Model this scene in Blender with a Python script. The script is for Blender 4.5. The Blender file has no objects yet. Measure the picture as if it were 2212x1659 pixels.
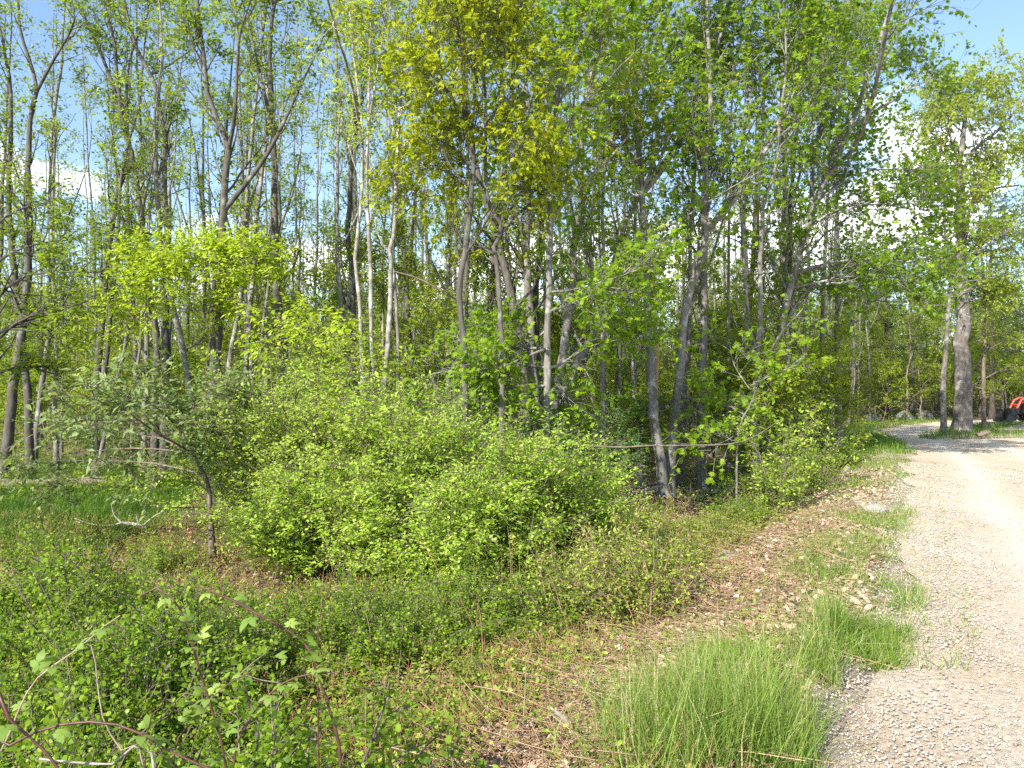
import bpy, math, random
import numpy as np

# ------------------------------------------------------------------ camera, sky, sun, exposure
SC = bpy.context.scene
COL = SC.collection
FPX = 1728.0                      # focal length in units of a 2212 px wide frame
PITCH = math.radians(0.68)
CAMZ = 1.6
cam_d = bpy.data.cameras.new('camera')
cam_d.sensor_width = 36.0
cam_d.lens = 36.0 * FPX / 2212.0
cam_d.clip_start = 0.05
cam_d.clip_end = 3000
cam = bpy.data.objects.new('camera', cam_d)
cam.location = (0, 0, CAMZ)
cam.rotation_euler = (math.pi / 2 + PITCH, 0, 0)
COL.objects.link(cam)
SC.camera = cam

SUN = np.array([-0.50, -0.66, 0.62]); SUN = SUN / np.linalg.norm(SUN)
sun_el = math.asin(SUN[2]); sun_az = math.atan2(SUN[0], SUN[1])
world = bpy.data.worlds.new('World'); SC.world = world; world.use_nodes = True
nt = world.node_tree; nt.nodes.clear()
def wn(t, **k):
    n = nt.nodes.new(t)
    for a, b in k.items(): setattr(n, a, b)
    return n
out = wn('ShaderNodeOutputWorld'); bg = wn('ShaderNodeBackground'); bg.inputs[1].default_value = 0.115
sky = wn('ShaderNodeTexSky', sky_type='NISHITA', sun_disc=False)
sky.sun_elevation = sun_el; sky.sun_rotation = sun_az % (2 * math.pi)
sky.air_density = 1.0; sky.dust_density = 0.05; sky.ozone_density = 1.8
tc = wn('ShaderNodeTexCoord'); sep = wn('ShaderNodeSeparateXYZ')
nt.links.new(tc.outputs['Generated'], sep.inputs[0])
addz = wn('ShaderNodeMath', operation='ADD'); addz.inputs[1].default_value = 0.22
nt.links.new(sep.outputs[2], addz.inputs[0])
mx = wn('ShaderNodeMath', operation='MAXIMUM'); mx.inputs[1].default_value = 0.05
nt.links.new(addz.outputs[0], mx.inputs[0])
comb = wn('ShaderNodeCombineXYZ')
for i in (0, 1):
    dv = wn('ShaderNodeMath', operation='DIVIDE')
    nt.links.new(sep.outputs[i], dv.inputs[0]); nt.links.new(mx.outputs[0], dv.inputs[1])
    nt.links.new(dv.outputs[0], comb.inputs[i])
mp = wn('ShaderNodeMapping'); mp.inputs['Location'].default_value = (4.95, 3.2, 0.0)
nt.links.new(comb.outputs[0], mp.inputs[0])
nz = wn('ShaderNodeTexNoise'); nz.inputs['Scale'].default_value = 0.95; nz.inputs['Detail'].default_value = 6; nz.inputs['Roughness'].default_value = 0.56
nt.links.new(mp.outputs[0], nz.inputs['Vector'])
cr = wn('ShaderNodeValToRGB'); cr.color_ramp.elements[0].position = 0.545; cr.color_ramp.elements[1].position = 0.625
nt.links.new(nz.outputs[0], cr.inputs[0])
mixw = wn('ShaderNodeMix', data_type='RGBA')
nt.links.new(cr.outputs[0], mixw.inputs[0]); nt.links.new(sky.outputs[0], mixw.inputs[6])
mixw.inputs[7].default_value = (10, 10.1, 10.4, 1)
nt.links.new(mixw.outputs[2], bg.inputs[0]); nt.links.new(bg.outputs[0], out.inputs[0])

sun_d = bpy.data.lights.new('sun', 'SUN'); sun_d.energy = 4.6; sun_d.angle = math.radians(0.55); sun_d.color = (1.0, 0.945, 0.86)
sun = bpy.data.objects.new('sun', sun_d)
from mathutils import Vector
sun.rotation_euler = Vector(SUN).to_track_quat('Z', 'Y').to_euler()
sun.location = (-20, -20, 40)
COL.objects.link(sun)
SC.view_settings.view_transform = 'Standard'; SC.view_settings.look = 'None'
SC.view_settings.exposure = 1.3; SC.view_settings.gamma = 1.0; SC.view_settings.use_curve_mapping = False
SC.render.engine = 'CYCLES'
SC.cycles.max_bounces = 5; SC.cycles.diffuse_bounces = 3; SC.cycles.glossy_bounces = 1
SC.cycles.transmission_bounces = 3; SC.cycles.transparent_max_bounces = 4
SC.cycles.caustics_reflective = False; SC.cycles.caustics_refractive = False
SC.cycles.use_denoising = False
SC.cycles.use_light_tree = False
SC.cycles.sample_clamp_indirect = 6.0

# ------------------------------------------------------------------ numeric helpers
def RS(s): return np.random.default_rng(s)
def norm(v): return v / np.maximum(np.linalg.norm(v, axis=-1, keepdims=True), 1e-9)
def sstep(a, b, x):
    t = np.clip((np.asarray(x, float) - a) / (b - a), 0, 1); return t * t * (3 - 2 * t)
_tab = RS(99).random((256, 256))
def vnoise(x, y):
    x = np.asarray(x, float); y = np.asarray(y, float)
    xi = np.floor(x).astype(int); yi = np.floor(y).astype(int); fx = x - xi; fy = y - yi
    fx = fx * fx * (3 - 2 * fx); fy = fy * fy * (3 - 2 * fy)
    g = lambda i, j: _tab[i % 256, j % 256]
    return (g(xi, yi) * (1 - fx) + g(xi + 1, yi) * fx) * (1 - fy) + (g(xi, yi + 1) * (1 - fx) + g(xi + 1, yi + 1) * fx) * fy
def fbm(x, y, o=3):
    s = 0; a = 0.5; t = 0
    for k in range(o):
        s = s + a * vnoise(x * 2 ** k + 17 * k, y * 2 ** k + 31 * k); t += a; a *= 0.5
    return s / t
CP, SP = math.cos(PITCH), math.sin(PITCH)
def P(x, y, D):
    """point seen at (x, y) of a 2212 px wide view, D metres into the scene"""
    dx = (x - 1106.0) / FPX; dz = (829.5 - y) / FPX
    t = D / (CP - dz * SP)
    return np.array([dx * t, D, CAMZ + (SP + dz * CP) * t])
EY = np.array([-60, 0, 3.4, 4.4, 5.8, 8.4, 12, 18.4, 27.6, 32.5, 42.5, 46, 48, 50, 60, 2000.])
EX = np.array([-7, 0.3, 1.30, 1.95, 2.85, 4.15, 5.9, 9.2, 13.2, 14.4, 22, 26, 32, 50, 140, 3000.])
def xe(y): return np.interp(y, EY, EX)
def xi(y): return np.interp(y, [27, 27.8, 36.9, 39.5, 41, 43, 60, 2000], [13.6, 14.2, 20.4, 25, 32, 50, 160, 3000])
def road_sd(x, y):
    isl = np.maximum(27.8 + 0.03 * (x - 14) - y, xi(y) - x)
    return np.minimum((x - xe(y)) * 0.9, isl) + (fbm(x * 0.9, y * 0.9, 3) - 0.5) * 0.55 * np.clip(y / 12, 0.35, 1.4)
def hgt(x, y):
    x = np.asarray(x, float); y = np.asarray(y, float)
    d = xe(y) - x
    off = sstep(0.1, 2.5, d)
    z = -0.52 * sstep(0.35, 3.4, d) * (1 - sstep(19, 38, y))
    z = z + off * (0.16 * (fbm(x * 0.35, y * 0.35) - 0.5) + 0.10 * (fbm(x * 1.3 + 5, y * 1.3) - 0.5))
    z = z + 0.10 * sstep(0.0, 0.5, d) * (1 - sstep(0.5, 1.5, d)) * fbm(x * 2, y * 2)
    z = z - 0.12 * sstep(6, 30, -x) 
    z = z + 0.055 * np.clip(y - 55, 0, 90)
    isl = (1 - sstep(-0.9, 0.0, np.maximum(27.8 + 0.03 * (x - 14) - y, xi(y) - x)))
    z = z + 0.12 * isl
    return z

# ------------------------------------------------------------------ mesh helpers
def np_mesh(name, V, F, mat, tint=None, smooth=False):
    V = np.ascontiguousarray(V, dtype=np.float32); F = np.ascontiguousarray(F, dtype=np.int32)
    me = bpy.data.meshes.new(name)
    me.vertices.add(len(V)); me.vertices.foreach_set('co', V.ravel())
    me.loops.add(F.size); me.loops.foreach_set('vertex_index', F.ravel())
    k = F.shape[1]
    me.polygons.add(len(F)); me.polygons.foreach_set('loop_start', np.arange(0, F.size, k, dtype=np.int32))
    me.polygons.foreach_set('loop_total', np.full(len(F), k, dtype=np.int32))
    if smooth: me.polygons.foreach_set('use_smooth', np.ones(len(F), dtype=bool))
    if tint is not None:
        a = me.attributes.new('tint', 'FLOAT', 'POINT'); a.data.foreach_set('value', np.asarray(tint, np.float32))
    me.update(calc_edges=True)
    if mat: me.materials.append(mat)
    return me
def link(name, me, parent=None, loc=None, kind=None):
    o = bpy.data.objects.new(name, me); COL.objects.link(o)
    if parent is not None: o.parent = parent
    if loc is not None: o.location = loc
    if kind: o['kind'] = kind
    return o
def tag(o, label, cat, group=None):
    o['label'] = label; o['category'] = cat
    if group: o['group'] = group
    return o
def thing(name, label, cat, loc, group=None):
    o = bpy.data.objects.new(name, None); COL.objects.link(o); o.location = loc
    o.empty_display_size = 0.2
    return tag(o, label, cat, group)
def dup(root, loc, rz, sc, label, group, tilt=(0, 0)):
    r = root.copy(); COL.objects.link(r); r.location = loc; r.rotation_euler = (tilt[0], tilt[1], rz); r.scale = (sc[0], sc[0], sc[1])
    r['label'] = label; r['group'] = group
    for ch in KIDS[root.name]:
        c = ch.copy(); COL.objects.link(c); c.parent = r
    return r
KIDS = {}

def tubes(lines, sides):
    """lines: list of (pts (B,n,3), rad (B,n)) batches -> V, F triangles"""
    Vs, Fs, off = [], [], 0
    for pts, rad in lines:
        if len(pts) == 0: continue
        B, n, _ = pts.shape
        T = np.gradient(pts, axis=1); T = norm(T)
        ref = np.where(np.abs(T[..., 2:3]) > 0.92, np.array([1.0, 0, 0]), np.array([0, 0, 1.0]))
        ref = np.where(np.abs(T[:, :1, 2:3]) > 0.8, np.array([1.0, 0.2, 0]), np.array([0, 0, 1.0])) * np.ones((B, n, 1))
        U = norm(np.cross(T, ref)); W = np.cross(T, U)
        a = np.arange(sides) / sides * 2 * np.pi
        ring = pts[:, :, None] + rad[:, :, None, None] * (np.cos(a)[:, None] * U[:, :, None] + np.sin(a)[:, None] * W[:, :, None])
        V = ring.reshape(-1, 3)
        b = np.arange(B)[:, None, None] * n * sides + np.arange(n - 1)[None, :, None] * sides
        s0 = np.arange(sides)[None, None]; s1 = (s0 + 1) % sides
        q = np.stack([b + s0, b + s1, b + s1 + sides, b + s0 + sides], -1).reshape(-1, 4)
        F = np.concatenate([q[:, [0, 1, 2]], q[:, [0, 2, 3]]])
        Vs.append(V); Fs.append(F + off); off += len(V)
    if not Vs: return np.zeros((0, 3)), np.zeros((0, 3), int)
    return np.concatenate(Vs), np.concatenate(Fs)
def join(parts):
    Vs, Fs, off = [], [], 0
    for V, F in parts:
        if len(V) == 0: continue
        Vs.append(V); Fs.append(F + off); off += len(V)
    return np.concatenate(Vs), np.concatenate(Fs)

# leaf templates: axis +Y, normal +Z, unit length
LEAF2 = (np.array([[0, 0, 0], [-.27, .45, .07], [0, 1, -.08], [.27, .45, .07]]), np.array([[0, 3, 2], [0, 2, 1]]))
OVAL = (np.array([[0, 0, 0], [-.26, .28, .05], [-.27, .65, .04], [0, 1, -.10], [.27, .65, .04], [.26, .28, .05]]),
        np.array([[0, 5, 1], [1, 5, 4], [1, 4, 2], [2, 4, 3]]))
ROUND = (np.array([[0, 0, 0], [-.34, .3, .06], [-.3, .75, .03], [0, 1, -.03], [.3, .75, .03], [.34, .3, .06]]), OVAL[1])
LANCE = (np.array([[0, 0, 0], [-.15, .4, .05], [0, 1, -.12], [.15, .4, .05]]), LEAF2[1])
_m = [(0, 0), (-.30, -.06), (-.26, .14), (-.60, .30), (-.30, .46), (-.40, .80), (-.14, .66), (0, 1.02), (.14, .66), (.40, .80), (.30, .46), (.60, .30), (.26, .14), (.30, -.06)]
MAPLE = (np.array([[0, .36, .03]] + [[x, y, -.28 * (x * x + (y - .36) ** 2)] for x, y in _m]),
         np.array([[0, 1 + (i + 1) % 14, 1 + i] for i in range(14)]))
MAPLE = (MAPLE[0], MAPLE[1][:, [0, 2, 1]])
_o = [(0, 0), (-.10, .2), (-.30, .42), (-.12, .5), (-.34, .72), (-.1, .78), (0, 1), (.1, .78), (.34, .72), (.12, .5), (.30, .42), (.10, .2)]
OAK = (np.array([[0, .45, .04]] + [[x, y, -.12 * y * y] for x, y in _o]), np.array([[0, 1 + i, 1 + (i + 1) % 12] for i in range(12)]))
NEEDLE = (np.array([[-.018, 0, 0], [.018, 0, 0], [0, 1, -.1]]), np.array([[0, 1, 2]]))
BLADE = (np.array([[-.5, 0, 0], [.5, 0, 0], [-.38, .45, .0], [.38, .45, .0], [0, 1, 0]]), np.array([[0, 1, 3], [0, 3, 2], [2, 3, 4]]))

def place(tpl, pos, axis, nor, size, tint, width=None):
    V0, F0 = tpl
    Y = norm(axis); X = norm(np.cross(Y, nor)); Z = np.cross(X, Y)
    w = size if width is None else width
    N = len(pos); k = len(V0)
    V = pos[:, None] + (V0[None, :, 0:1] * w[:, None, None]) * X[:, None] + size[:, None, None] * (V0[None, :, 1:2] * Y[:, None] + V0[None, :, 2:3] * Z[:, None])
    F = (F0[None] + (np.arange(N) * k)[:, None, None]).reshape(-1, F0.shape[1])
    return V.reshape(-1, 3), F, np.repeat(tint, k)

def spray_leaves(rs, start, d, L, n, leaf, tpl, tint0, side=1.0, droop=0.15, spread=0.02, flat=0.45, tint_sd=0.16, cluster=False):
    """n leaves along each spray; alternately left and right"""
    B = len(start)
    t = (np.arange(n)[None] + rs.random((B, n))) / n
    if cluster: t = 1 - 0.55 * rs.random((B, n)) ** 1.5
    sgn = np.where(np.arange(n) % 2 == 0, 1.0, -1.0)[None, :, None]
    up = np.array([0, 0, 1.0]) + rs.normal(0, 0.35, (B, 3)); 
    S = norm(np.cross(d, up))
    pos = start[:, None] + d[:, None] * (L[:, None] * t)[..., None] + rs.normal(0, spread, (B, n, 3))
    pos[..., 2] -= droop * (t ** 2) * L[:, None] * 0.5
    if cluster:
        ax = norm(d[:, None] * 0.5 + rs.normal(0, 0.75, (B, n, 3)) + np.array([0, 0, -droop * 1.6]))
    else:
        ax = norm(d[:, None] * 0.6 + sgn * S[:, None] * side + rs.normal(0, 0.28, (B, n, 3)) + np.array([0, 0, -droop]))
    nn = norm(np.array([0, 0, 1.0]) + rs.normal(0, flat, (B, n, 3)))
    size = leaf * rs.uniform(0.65, 1.25, (B, n))
    ti = np.clip(tint0 + rs.normal(0, tint_sd * 0.8, (B, 1)) + rs.normal(0, tint_sd * 0.7, (B, n)), 0, 1)
    return place(tpl, pos.reshape(-1, 3), ax.reshape(-1, 3), nn.reshape(-1, 3), size.ravel(), ti.ravel())

def grow(rs, p0, d, L, r, n, up=.1, wob=.15, taper=.3):
    B = len(p0); pts = np.empty((B, n + 1, 3)); pts[:, 0] = p0; d = norm(d)
    for i in range(n):
        d = norm(d + rs.normal(0, wob, (B, 3)) + np.array([0, 0, up]))
        pts[:, i + 1] = pts[:, i] + d * (L / n)[:, None]
    return pts, r[:, None] * np.linspace(1, taper, n + 1)[None]
def spawn(rs, pts, rad, cnt, t0, t1, a0, a1, even=False):
    B, n, _ = pts.shape
    bi = np.repeat(np.arange(B), cnt); M = len(bi)
    t = rs.uniform(t0, t1, M) * (n - 1) * 0.9999; i = t.astype(int); f = (t - i)[:, None]
    p = pts[bi, i] * (1 - f) + pts[bi, i + 1] * f
    r = rad[bi, i] * (1 - f[:, 0]) + rad[bi, i + 1] * f[:, 0]
    T = norm(pts[bi, i + 1] - pts[bi, i])
    q = rs.normal(0, 1, (M, 3)); q = norm(q - (q * T).sum(1, keepdims=True) * T)
    a = np.radians(rs.uniform(a0, a1, M))[:, None]
    return p, norm(T * np.cos(a) + q * np.sin(a)), r, bi, t / (n - 1)
def smooth_line(pts, n):
    pts = np.asarray(pts, float)
    if len(pts) == 2: return pts[0] + (pts[1] - pts[0]) * np.linspace(0, 1, n)[:, None]
    e = np.concatenate([[2 * pts[0] - pts[1]], pts, [2 * pts[-1] - pts[-2]]])
    s = np.concatenate([[0], np.cumsum(np.linalg.norm(np.diff(pts, axis=0), axis=1))])
    q = np.linspace(0, s[-1], n); k = np.clip(np.searchsorted(s, q, side='right') - 1, 0, len(pts) - 2)
    u = ((q - s[k]) / (s[k + 1] - s[k]))[:, None]
    a, b, c, d = e[k], e[k + 1], e[k + 2], e[k + 3]
    return 0.5 * (2 * b + (c - a) * u + (2 * a - 5 * b + 4 * c - d) * u ** 2 + (3 * b - a - 3 * c + d) * u ** 3)

# ------------------------------------------------------------------ materials
def mat_new(name):
    m = bpy.data.materials.new(name); m.use_nodes = True; m.node_tree.nodes.clear()
    return m, m.node_tree
def N(t, kind, **k):
    n = t.nodes.new(kind)
    for a, b in k.items(): setattr(n, a, b)
    return n
def ramp(t, stops):
    r = N(t, 'ShaderNodeValToRGB'); e = r.color_ramp.elements
    while len(e) < len(stops): e.new(0.5)
    for el, (p, c) in zip(e, stops): el.position = p; el.color = (*c, 1)
    return r
def leaf_mat(name, stops, transl=0.5, rough=0.45, spec=0.2, tr_gain=1.25):
    m, t = mat_new(name)
    o = N(t, 'ShaderNodeOutputMaterial'); at = N(t, 'ShaderNodeAttribute', attribute_name='tint')
    oi = N(t, 'ShaderNodeObjectInfo')
    ma = N(t, 'ShaderNodeMath', operation='MULTIPLY_ADD'); ma.inputs[1].default_value = 0.22; ma.inputs[2].default_value = -0.11
    t.links.new(oi.outputs['Random'], ma.inputs[0])
    ad = N(t, 'ShaderNodeMath', operation='ADD', use_clamp=True)
    t.links.new(at.outputs['Fac'], ad.inputs[0]); t.links.new(ma.outputs[0], ad.inputs[1])
    r = ramp(t, stops); t.links.new(ad.outputs[0], r.inputs[0])
    b = N(t, 'ShaderNodeBsdfPrincipled'); b.inputs['Roughness'].default_value = rough; b.inputs['Specular IOR Level'].default_value = spec
    t.links.new(r.outputs[0], b.inputs['Base Color'])
    g = N(t, 'ShaderNodeMix', data_type='RGBA', blend_type='MULTIPLY'); g.inputs[0].default_value = 1
    t.links.new(r.outputs[0], g.inputs[6]); g.inputs[7].default_value = (tr_gain * 1.1, tr_gain * 1.05, tr_gain * 0.6, 1)
    tr = N(t, 'ShaderNodeBsdfTranslucent'); t.links.new(g.outputs[2], tr.inputs[0])
    mx = N(t, 'ShaderNodeMixShader'); mx.inputs[0].default_value = transl
    t.links.new(b.outputs[0], mx.inputs[1]); t.links.new(tr.outputs[0], mx.inputs[2]); t.links.new(mx.outputs[0], o.inputs[0])
    return m
def bark_mat(name, dark, mid, pale, scale=9.0, stretch=0.25, blotch=0.5, lichen=None, lichen_amt=0.62):
    m, t = mat_new(name)
    o = N(t, 'ShaderNodeOutputMaterial'); b = N(t, 'ShaderNodeBsdfPrincipled'); b.inputs['Roughness'].default_value = 0.9; b.inputs['Specular IOR Level'].default_value = 0.15
    tc = N(t, 'ShaderNodeTexCoord'); mp = N(t, 'ShaderNodeMapping'); mp.inputs['Scale'].default_value = (1, 1, stretch)
    t.links.new(tc.outputs['Object'], mp.inputs[0])
    n1 = N(t, 'ShaderNodeTexNoise'); n1.inputs['Scale'].default_value = scale; n1.inputs['Detail'].default_value = 8; n1.inputs['Roughness'].default_value = 0.7
    t.links.new(mp.outputs[0], n1.inputs['Vector'])
    r = ramp(t, [(0.30, dark), (0.5, mid), (0.72, pale)]); t.links.new(n1.outputs[0], r.inputs[0])
    n2 = N(t, 'ShaderNodeTexNoise'); n2.inputs['Scale'].default_value = 3.5; n2.inputs['Detail'].default_value = 6; n2.inputs['Roughness'].default_value = 0.65
    t.links.new(tc.outputs['Object'], n2.inputs['Vector'])
    r2 = ramp(t, [(lichen_amt - 0.06, (0, 0, 0)), (lichen_amt + 0.04, (1, 1, 1))]); t.links.new(n2.outputs[0], r2.inputs[0])
    mx = N(t, 'ShaderNodeMix', data_type='RGBA'); t.links.new(r2.outputs[0], mx.inputs[0]); t.links.new(r.outputs[0], mx.inputs[6])
    mx.inputs[7].default_value = (*(lichen or pale), 1)
    t.links.new(mx.outputs[2], b.inputs['Base Color'])
    bp = N(t, 'ShaderNodeBump'); bp.inputs['Strength'].default_value = 0.6; bp.inputs['Distance'].default_value = 0.03
    t.links.new(n1.outputs[0], bp.inputs['Height']); t.links.new(bp.outputs[0], b.inputs['Normal']); t.links.new(b.outputs[0], o.inputs[0])
    return m
def plain_mat(name, col, rough=0.6, metal=0.0, var=0.25, scale=8.0, bump=0.0):
    m, t = mat_new(name)
    o = N(t, 'ShaderNodeOutputMaterial'); b = N(t, 'ShaderNodeBsdfPrincipled'); b.inputs['Roughness'].default_value = rough; b.inputs['Metallic'].default_value = metal
    tc = N(t, 'ShaderNodeTexCoord'); n1 = N(t, 'ShaderNodeTexNoise'); n1.inputs['Scale'].default_value = scale; n1.inputs['Detail'].default_value = 7
    t.links.new(tc.outputs['Object'], n1.inputs['Vector'])
    r = ramp(t, [(0.3, tuple(c * (1 - var) for c in col)), (0.7, tuple(min(1, c * (1 + var)) for c in col))]); t.links.new(n1.outputs[0], r.inputs[0])
    t.links.new(r.outputs[0], b.inputs['Base Color'])
    if bump:
        bp = N(t, 'ShaderNodeBump'); bp.inputs['Strength'].default_value = bump; bp.inputs['Distance'].default_value = 0.05
        t.links.new(n1.outputs[0], bp.inputs['Height']); t.links.new(bp.outputs[0], b.inputs['Normal'])
    t.links.new(b.outputs[0], o.inputs[0]); return m

M = {}
M['leaf_wood'] = leaf_mat('leaf_wood', [(0, (.11, .17, .016)), (.5, (.215, .31, .026)), (1, (.36, .44, .05))], transl=.55)
M['leaf_maple'] = leaf_mat('leaf_maple', [(0, (.10, .19, .014)), (.5, (.20, .33, .022)), (1, (.34, .44, .04))], transl=.55)
M['leaf_yellow'] = leaf_mat('leaf_yellow', [(0, (.20, .27, .016)), (.5, (.34, .40, .022)), (.85, (.46, .46, .03)), (1, (.48, .34, .03))], transl=.55)
M['leaf_lime'] = leaf_mat('leaf_lime', [(0, (.20, .31, .02)), (.5, (.34, .46, .03)), (1, (.46, .56, .06))], transl=.55)
M['leaf_pale'] = leaf_mat('leaf_pale', [(0, (.19, .27, .04)), (.5, (.30, .38, .06)), (1, (.42, .47, .12))], transl=.55)
M['leaf_silver'] = leaf_mat('leaf_silver', [(0, (.12, .17, .05)), (.5, (.20, .275, .09)), (1, (.31, .38, .16))], transl=0.4, rough=0.4)
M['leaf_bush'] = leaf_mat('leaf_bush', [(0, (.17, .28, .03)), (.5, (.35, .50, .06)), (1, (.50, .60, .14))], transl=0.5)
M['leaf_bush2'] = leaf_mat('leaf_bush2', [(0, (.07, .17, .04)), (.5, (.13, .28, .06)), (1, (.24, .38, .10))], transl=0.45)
M['leaf_low'] = leaf_mat('leaf_low', [(0, (.08, .15, .012)), (.5, (.19, .31, .022)), (1, (.34, .44, .05))], transl=0.48)
M['leaf_herb'] = leaf_mat('leaf_herb', [(0, (0.124, 0.187, 0.026)), (.5, (0.246, 0.328, 0.046)), (1, (0.404, 0.452, 0.079))], transl=0.33)
M['leaf_bramble'] = leaf_mat('leaf_bramble', [(0, (.09, .16, .03)), (.5, (.16, .25, .045)), (1, (.27, .35, .08))], transl=0.3, spec=.15)
M['pine'] = leaf_mat('pine', [(0, (.022, .050, .018)), (.5, (.040, .080, .028)), (1, (.07, .115, .04))], transl=0.1)
M['grass'] = leaf_mat('grass', [(0, (.06, .135, .025)), (.45, (.15, .255, .035)), (.8, (.27, .35, .07)), (1, (.50, .45, .24))], transl=0.4, rough=0.4)
M['grass_dark'] = leaf_mat('grass_dark', [(0, (.04, .10, .012)), (.6, (.09, .19, .018)), (1, (.17, .25, .035))], transl=0.3, rough=0.45)
M['litter'] = leaf_mat('litter', [(0, (.14, .085, .055)), (.4, (.31, .205, .135)), (.75, (.47, .335, .235)), (1, (.60, .49, .39))], transl=0.08, rough=0.7, spec=0.2, tr_gain=0.9)
M['straw'] = leaf_mat('straw', [(0, (.16, .10, .06)), (.5, (.32, .21, .12)), (1, (.50, .38, .25))], transl=0.05, rough=0.7)
M['bark_dark'] = bark_mat('bark_dark', (.042, .037, .031), (.095, .086, .074), (.16, .148, .128), lichen=(.22, .215, .185), lichen_amt=0.64)
M['bark_grey'] = bark_mat('bark_grey', (.085, .077, .066), (.18, .168, .148), (.28, .265, .238), lichen=(.36, .35, .31), lichen_amt=0.60)
M['bark_pale'] = bark_mat('bark_pale', (.09, .08, .062), (.24, .222, .19), (.36, .34, .30), scale=14, stretch=0.9, lichen=(.46, .445, .41), lichen_amt=0.54)
M['bark_oak'] = bark_mat('bark_oak', (.075, .062, .05), (.14, .122, .106), (.21, .19, .168), scale=14, stretch=0.3, lichen=(.27, .265, .23), lichen_amt=0.58)
M['bark_pine'] = bark_mat('bark_pine', (.03, .024, .02), (.065, .05, .04), (.11, .09, .075))
M['stem_grey'] = bark_mat('stem_grey', (.07, .055, .04), (.15, .12, .09), (.25, .21, .16), scale=20)
M['stem_red'] = plain_mat('stem_red', (.085, .032, .023), 0.5, var=0.45, scale=20)
M['stem_orange'] = plain_mat('stem_orange', (.33, .17, .085), 0.7, var=0.4, scale=15)
M['stem_brown'] = plain_mat('stem_brown', (.20, .125, .075), .8, var=.5, scale=15)
M['stem_straw'] = plain_mat('stem_straw', (.26, .20, .135), 0.8, var=0.35, scale=15)
M['dead_wood'] = plain_mat('dead_wood', (.29, .26, .22), 0.85, var=0.4, scale=14, bump=0.4)
M['snag'] = plain_mat('snag', (.38, .24, .13), 0.85, var=0.4, scale=10, bump=0.5)
M['log'] = plain_mat('log', (.16, .12, .09), 0.9, var=0.6, scale=7, bump=0.6)
M['stone'] = plain_mat('stone', (.29, .262, .228), 0.9, var=0.4, scale=9, bump=0.6)
M['boulder'] = bark_mat('boulder', (.08, .085, .07), (.20, .21, .18), (.33, .34, .29), scale=5, stretch=1, lichen=(.10, .13, .06), lichen_amt=0.60)

def ground_mat():
    m, t = mat_new('ground_soil')
    o = N(t, 'ShaderNodeOutputMaterial'); b = N(t, 'ShaderNodeBsdfPrincipled'); b.inputs['Roughness'].default_value = 0.95; b.inputs['Specular IOR Level'].default_value = 0.1
    tc = N(t, 'ShaderNodeTexCoord')
    n1 = N(t, 'ShaderNodeTexNoise'); n1.inputs['Scale'].default_value = 14; n1.inputs['Detail'].default_value = 9; n1.inputs['Roughness'].default_value = 0.75
    n2 = N(t, 'ShaderNodeTexNoise'); n2.inputs['Scale'].default_value = 0.9; n2.inputs['Detail'].default_value = 5
    v = N(t, 'ShaderNodeTexVoronoi'); v.inputs['Scale'].default_value = 22
    for n in (n1, n2, v): t.links.new(tc.outputs['Object'], n.inputs['Vector'])
    r1 = ramp(t, [(0.3, (.07, .050, .034)), (0.48, (.17, .12, .08)), (0.7, (.31, .22, .145))]); t.links.new(n1.outputs[0], r1.inputs[0])
    mxl = N(t, 'ShaderNodeMix', data_type='RGBA', blend_type='MULTIPLY'); mxl.inputs[0].default_value = 0.35
    t.links.new(r1.outputs[0], mxl.inputs[6]); t.links.new(v.outputs['Color'], mxl.inputs[7])
    r2 = ramp(t, [(0.42, (0, 0, 0)), (0.62, (1, 1, 1))]); t.links.new(n2.outputs[0], r2.inputs[0])
    mx = N(t, 'ShaderNodeMix', data_type='RGBA'); t.links.new(mxl.outputs[2], mx.inputs[6]); mx.inputs[7].default_value = (.085, .10, .035, 1)
    mu = N(t, 'ShaderNodeMath', operation='MULTIPLY'); mu.inputs[1].default_value = 0.55; t.links.new(r2.outputs[0], mu.inputs[0]); t.links.new(mu.outputs[0], mx.inputs[0])
    at = N(t, 'ShaderNodeAttribute', attribute_name='tint')
    mg = N(t, 'ShaderNodeMix', data_type='RGBA'); t.links.new(mx.outputs[2], mg.inputs[6])
    r3 = ramp(t, [(0.25, (.22, .165, .12)), (0.5, (.38, .305, .235)), (0.75, (.50, .43, .35))]); t.links.new(n1.outputs[0], r3.inputs[0])
    t.links.new(r3.outputs[0], mg.inputs[7])
    ad = N(t, 'ShaderNodeMath', operation='MULTIPLY_ADD'); ad.inputs[1].default_value = 1.0
    nn = N(t, 'ShaderNodeMath', operation='MULTIPLY_ADD'); nn.inputs[1].default_value = 1.6; nn.inputs[2].default_value = -0.8; t.links.new(n1.outputs[0], nn.inputs[0])
    t.links.new(at.outputs['Fac'], ad.inputs[0]); t.links.new(nn.outputs[0], ad.inputs[2])
    cl = N(t, 'ShaderNodeClamp'); t.links.new(ad.outputs[0], cl.inputs[0]); t.links.new(cl.outputs[0], mg.inputs[0])
    t.links.new(mg.outputs[2], b.inputs['Base Color'])
    bp = N(t, 'ShaderNodeBump'); bp.inputs['Strength'].default_value = 0.9; bp.inputs['Distance'].default_value = 0.05
    t.links.new(n1.outputs[0], bp.inputs['Height']); t.links.new(bp.outputs[0], b.inputs['Normal']); t.links.new(b.outputs[0], o.inputs[0])
    return m
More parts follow.
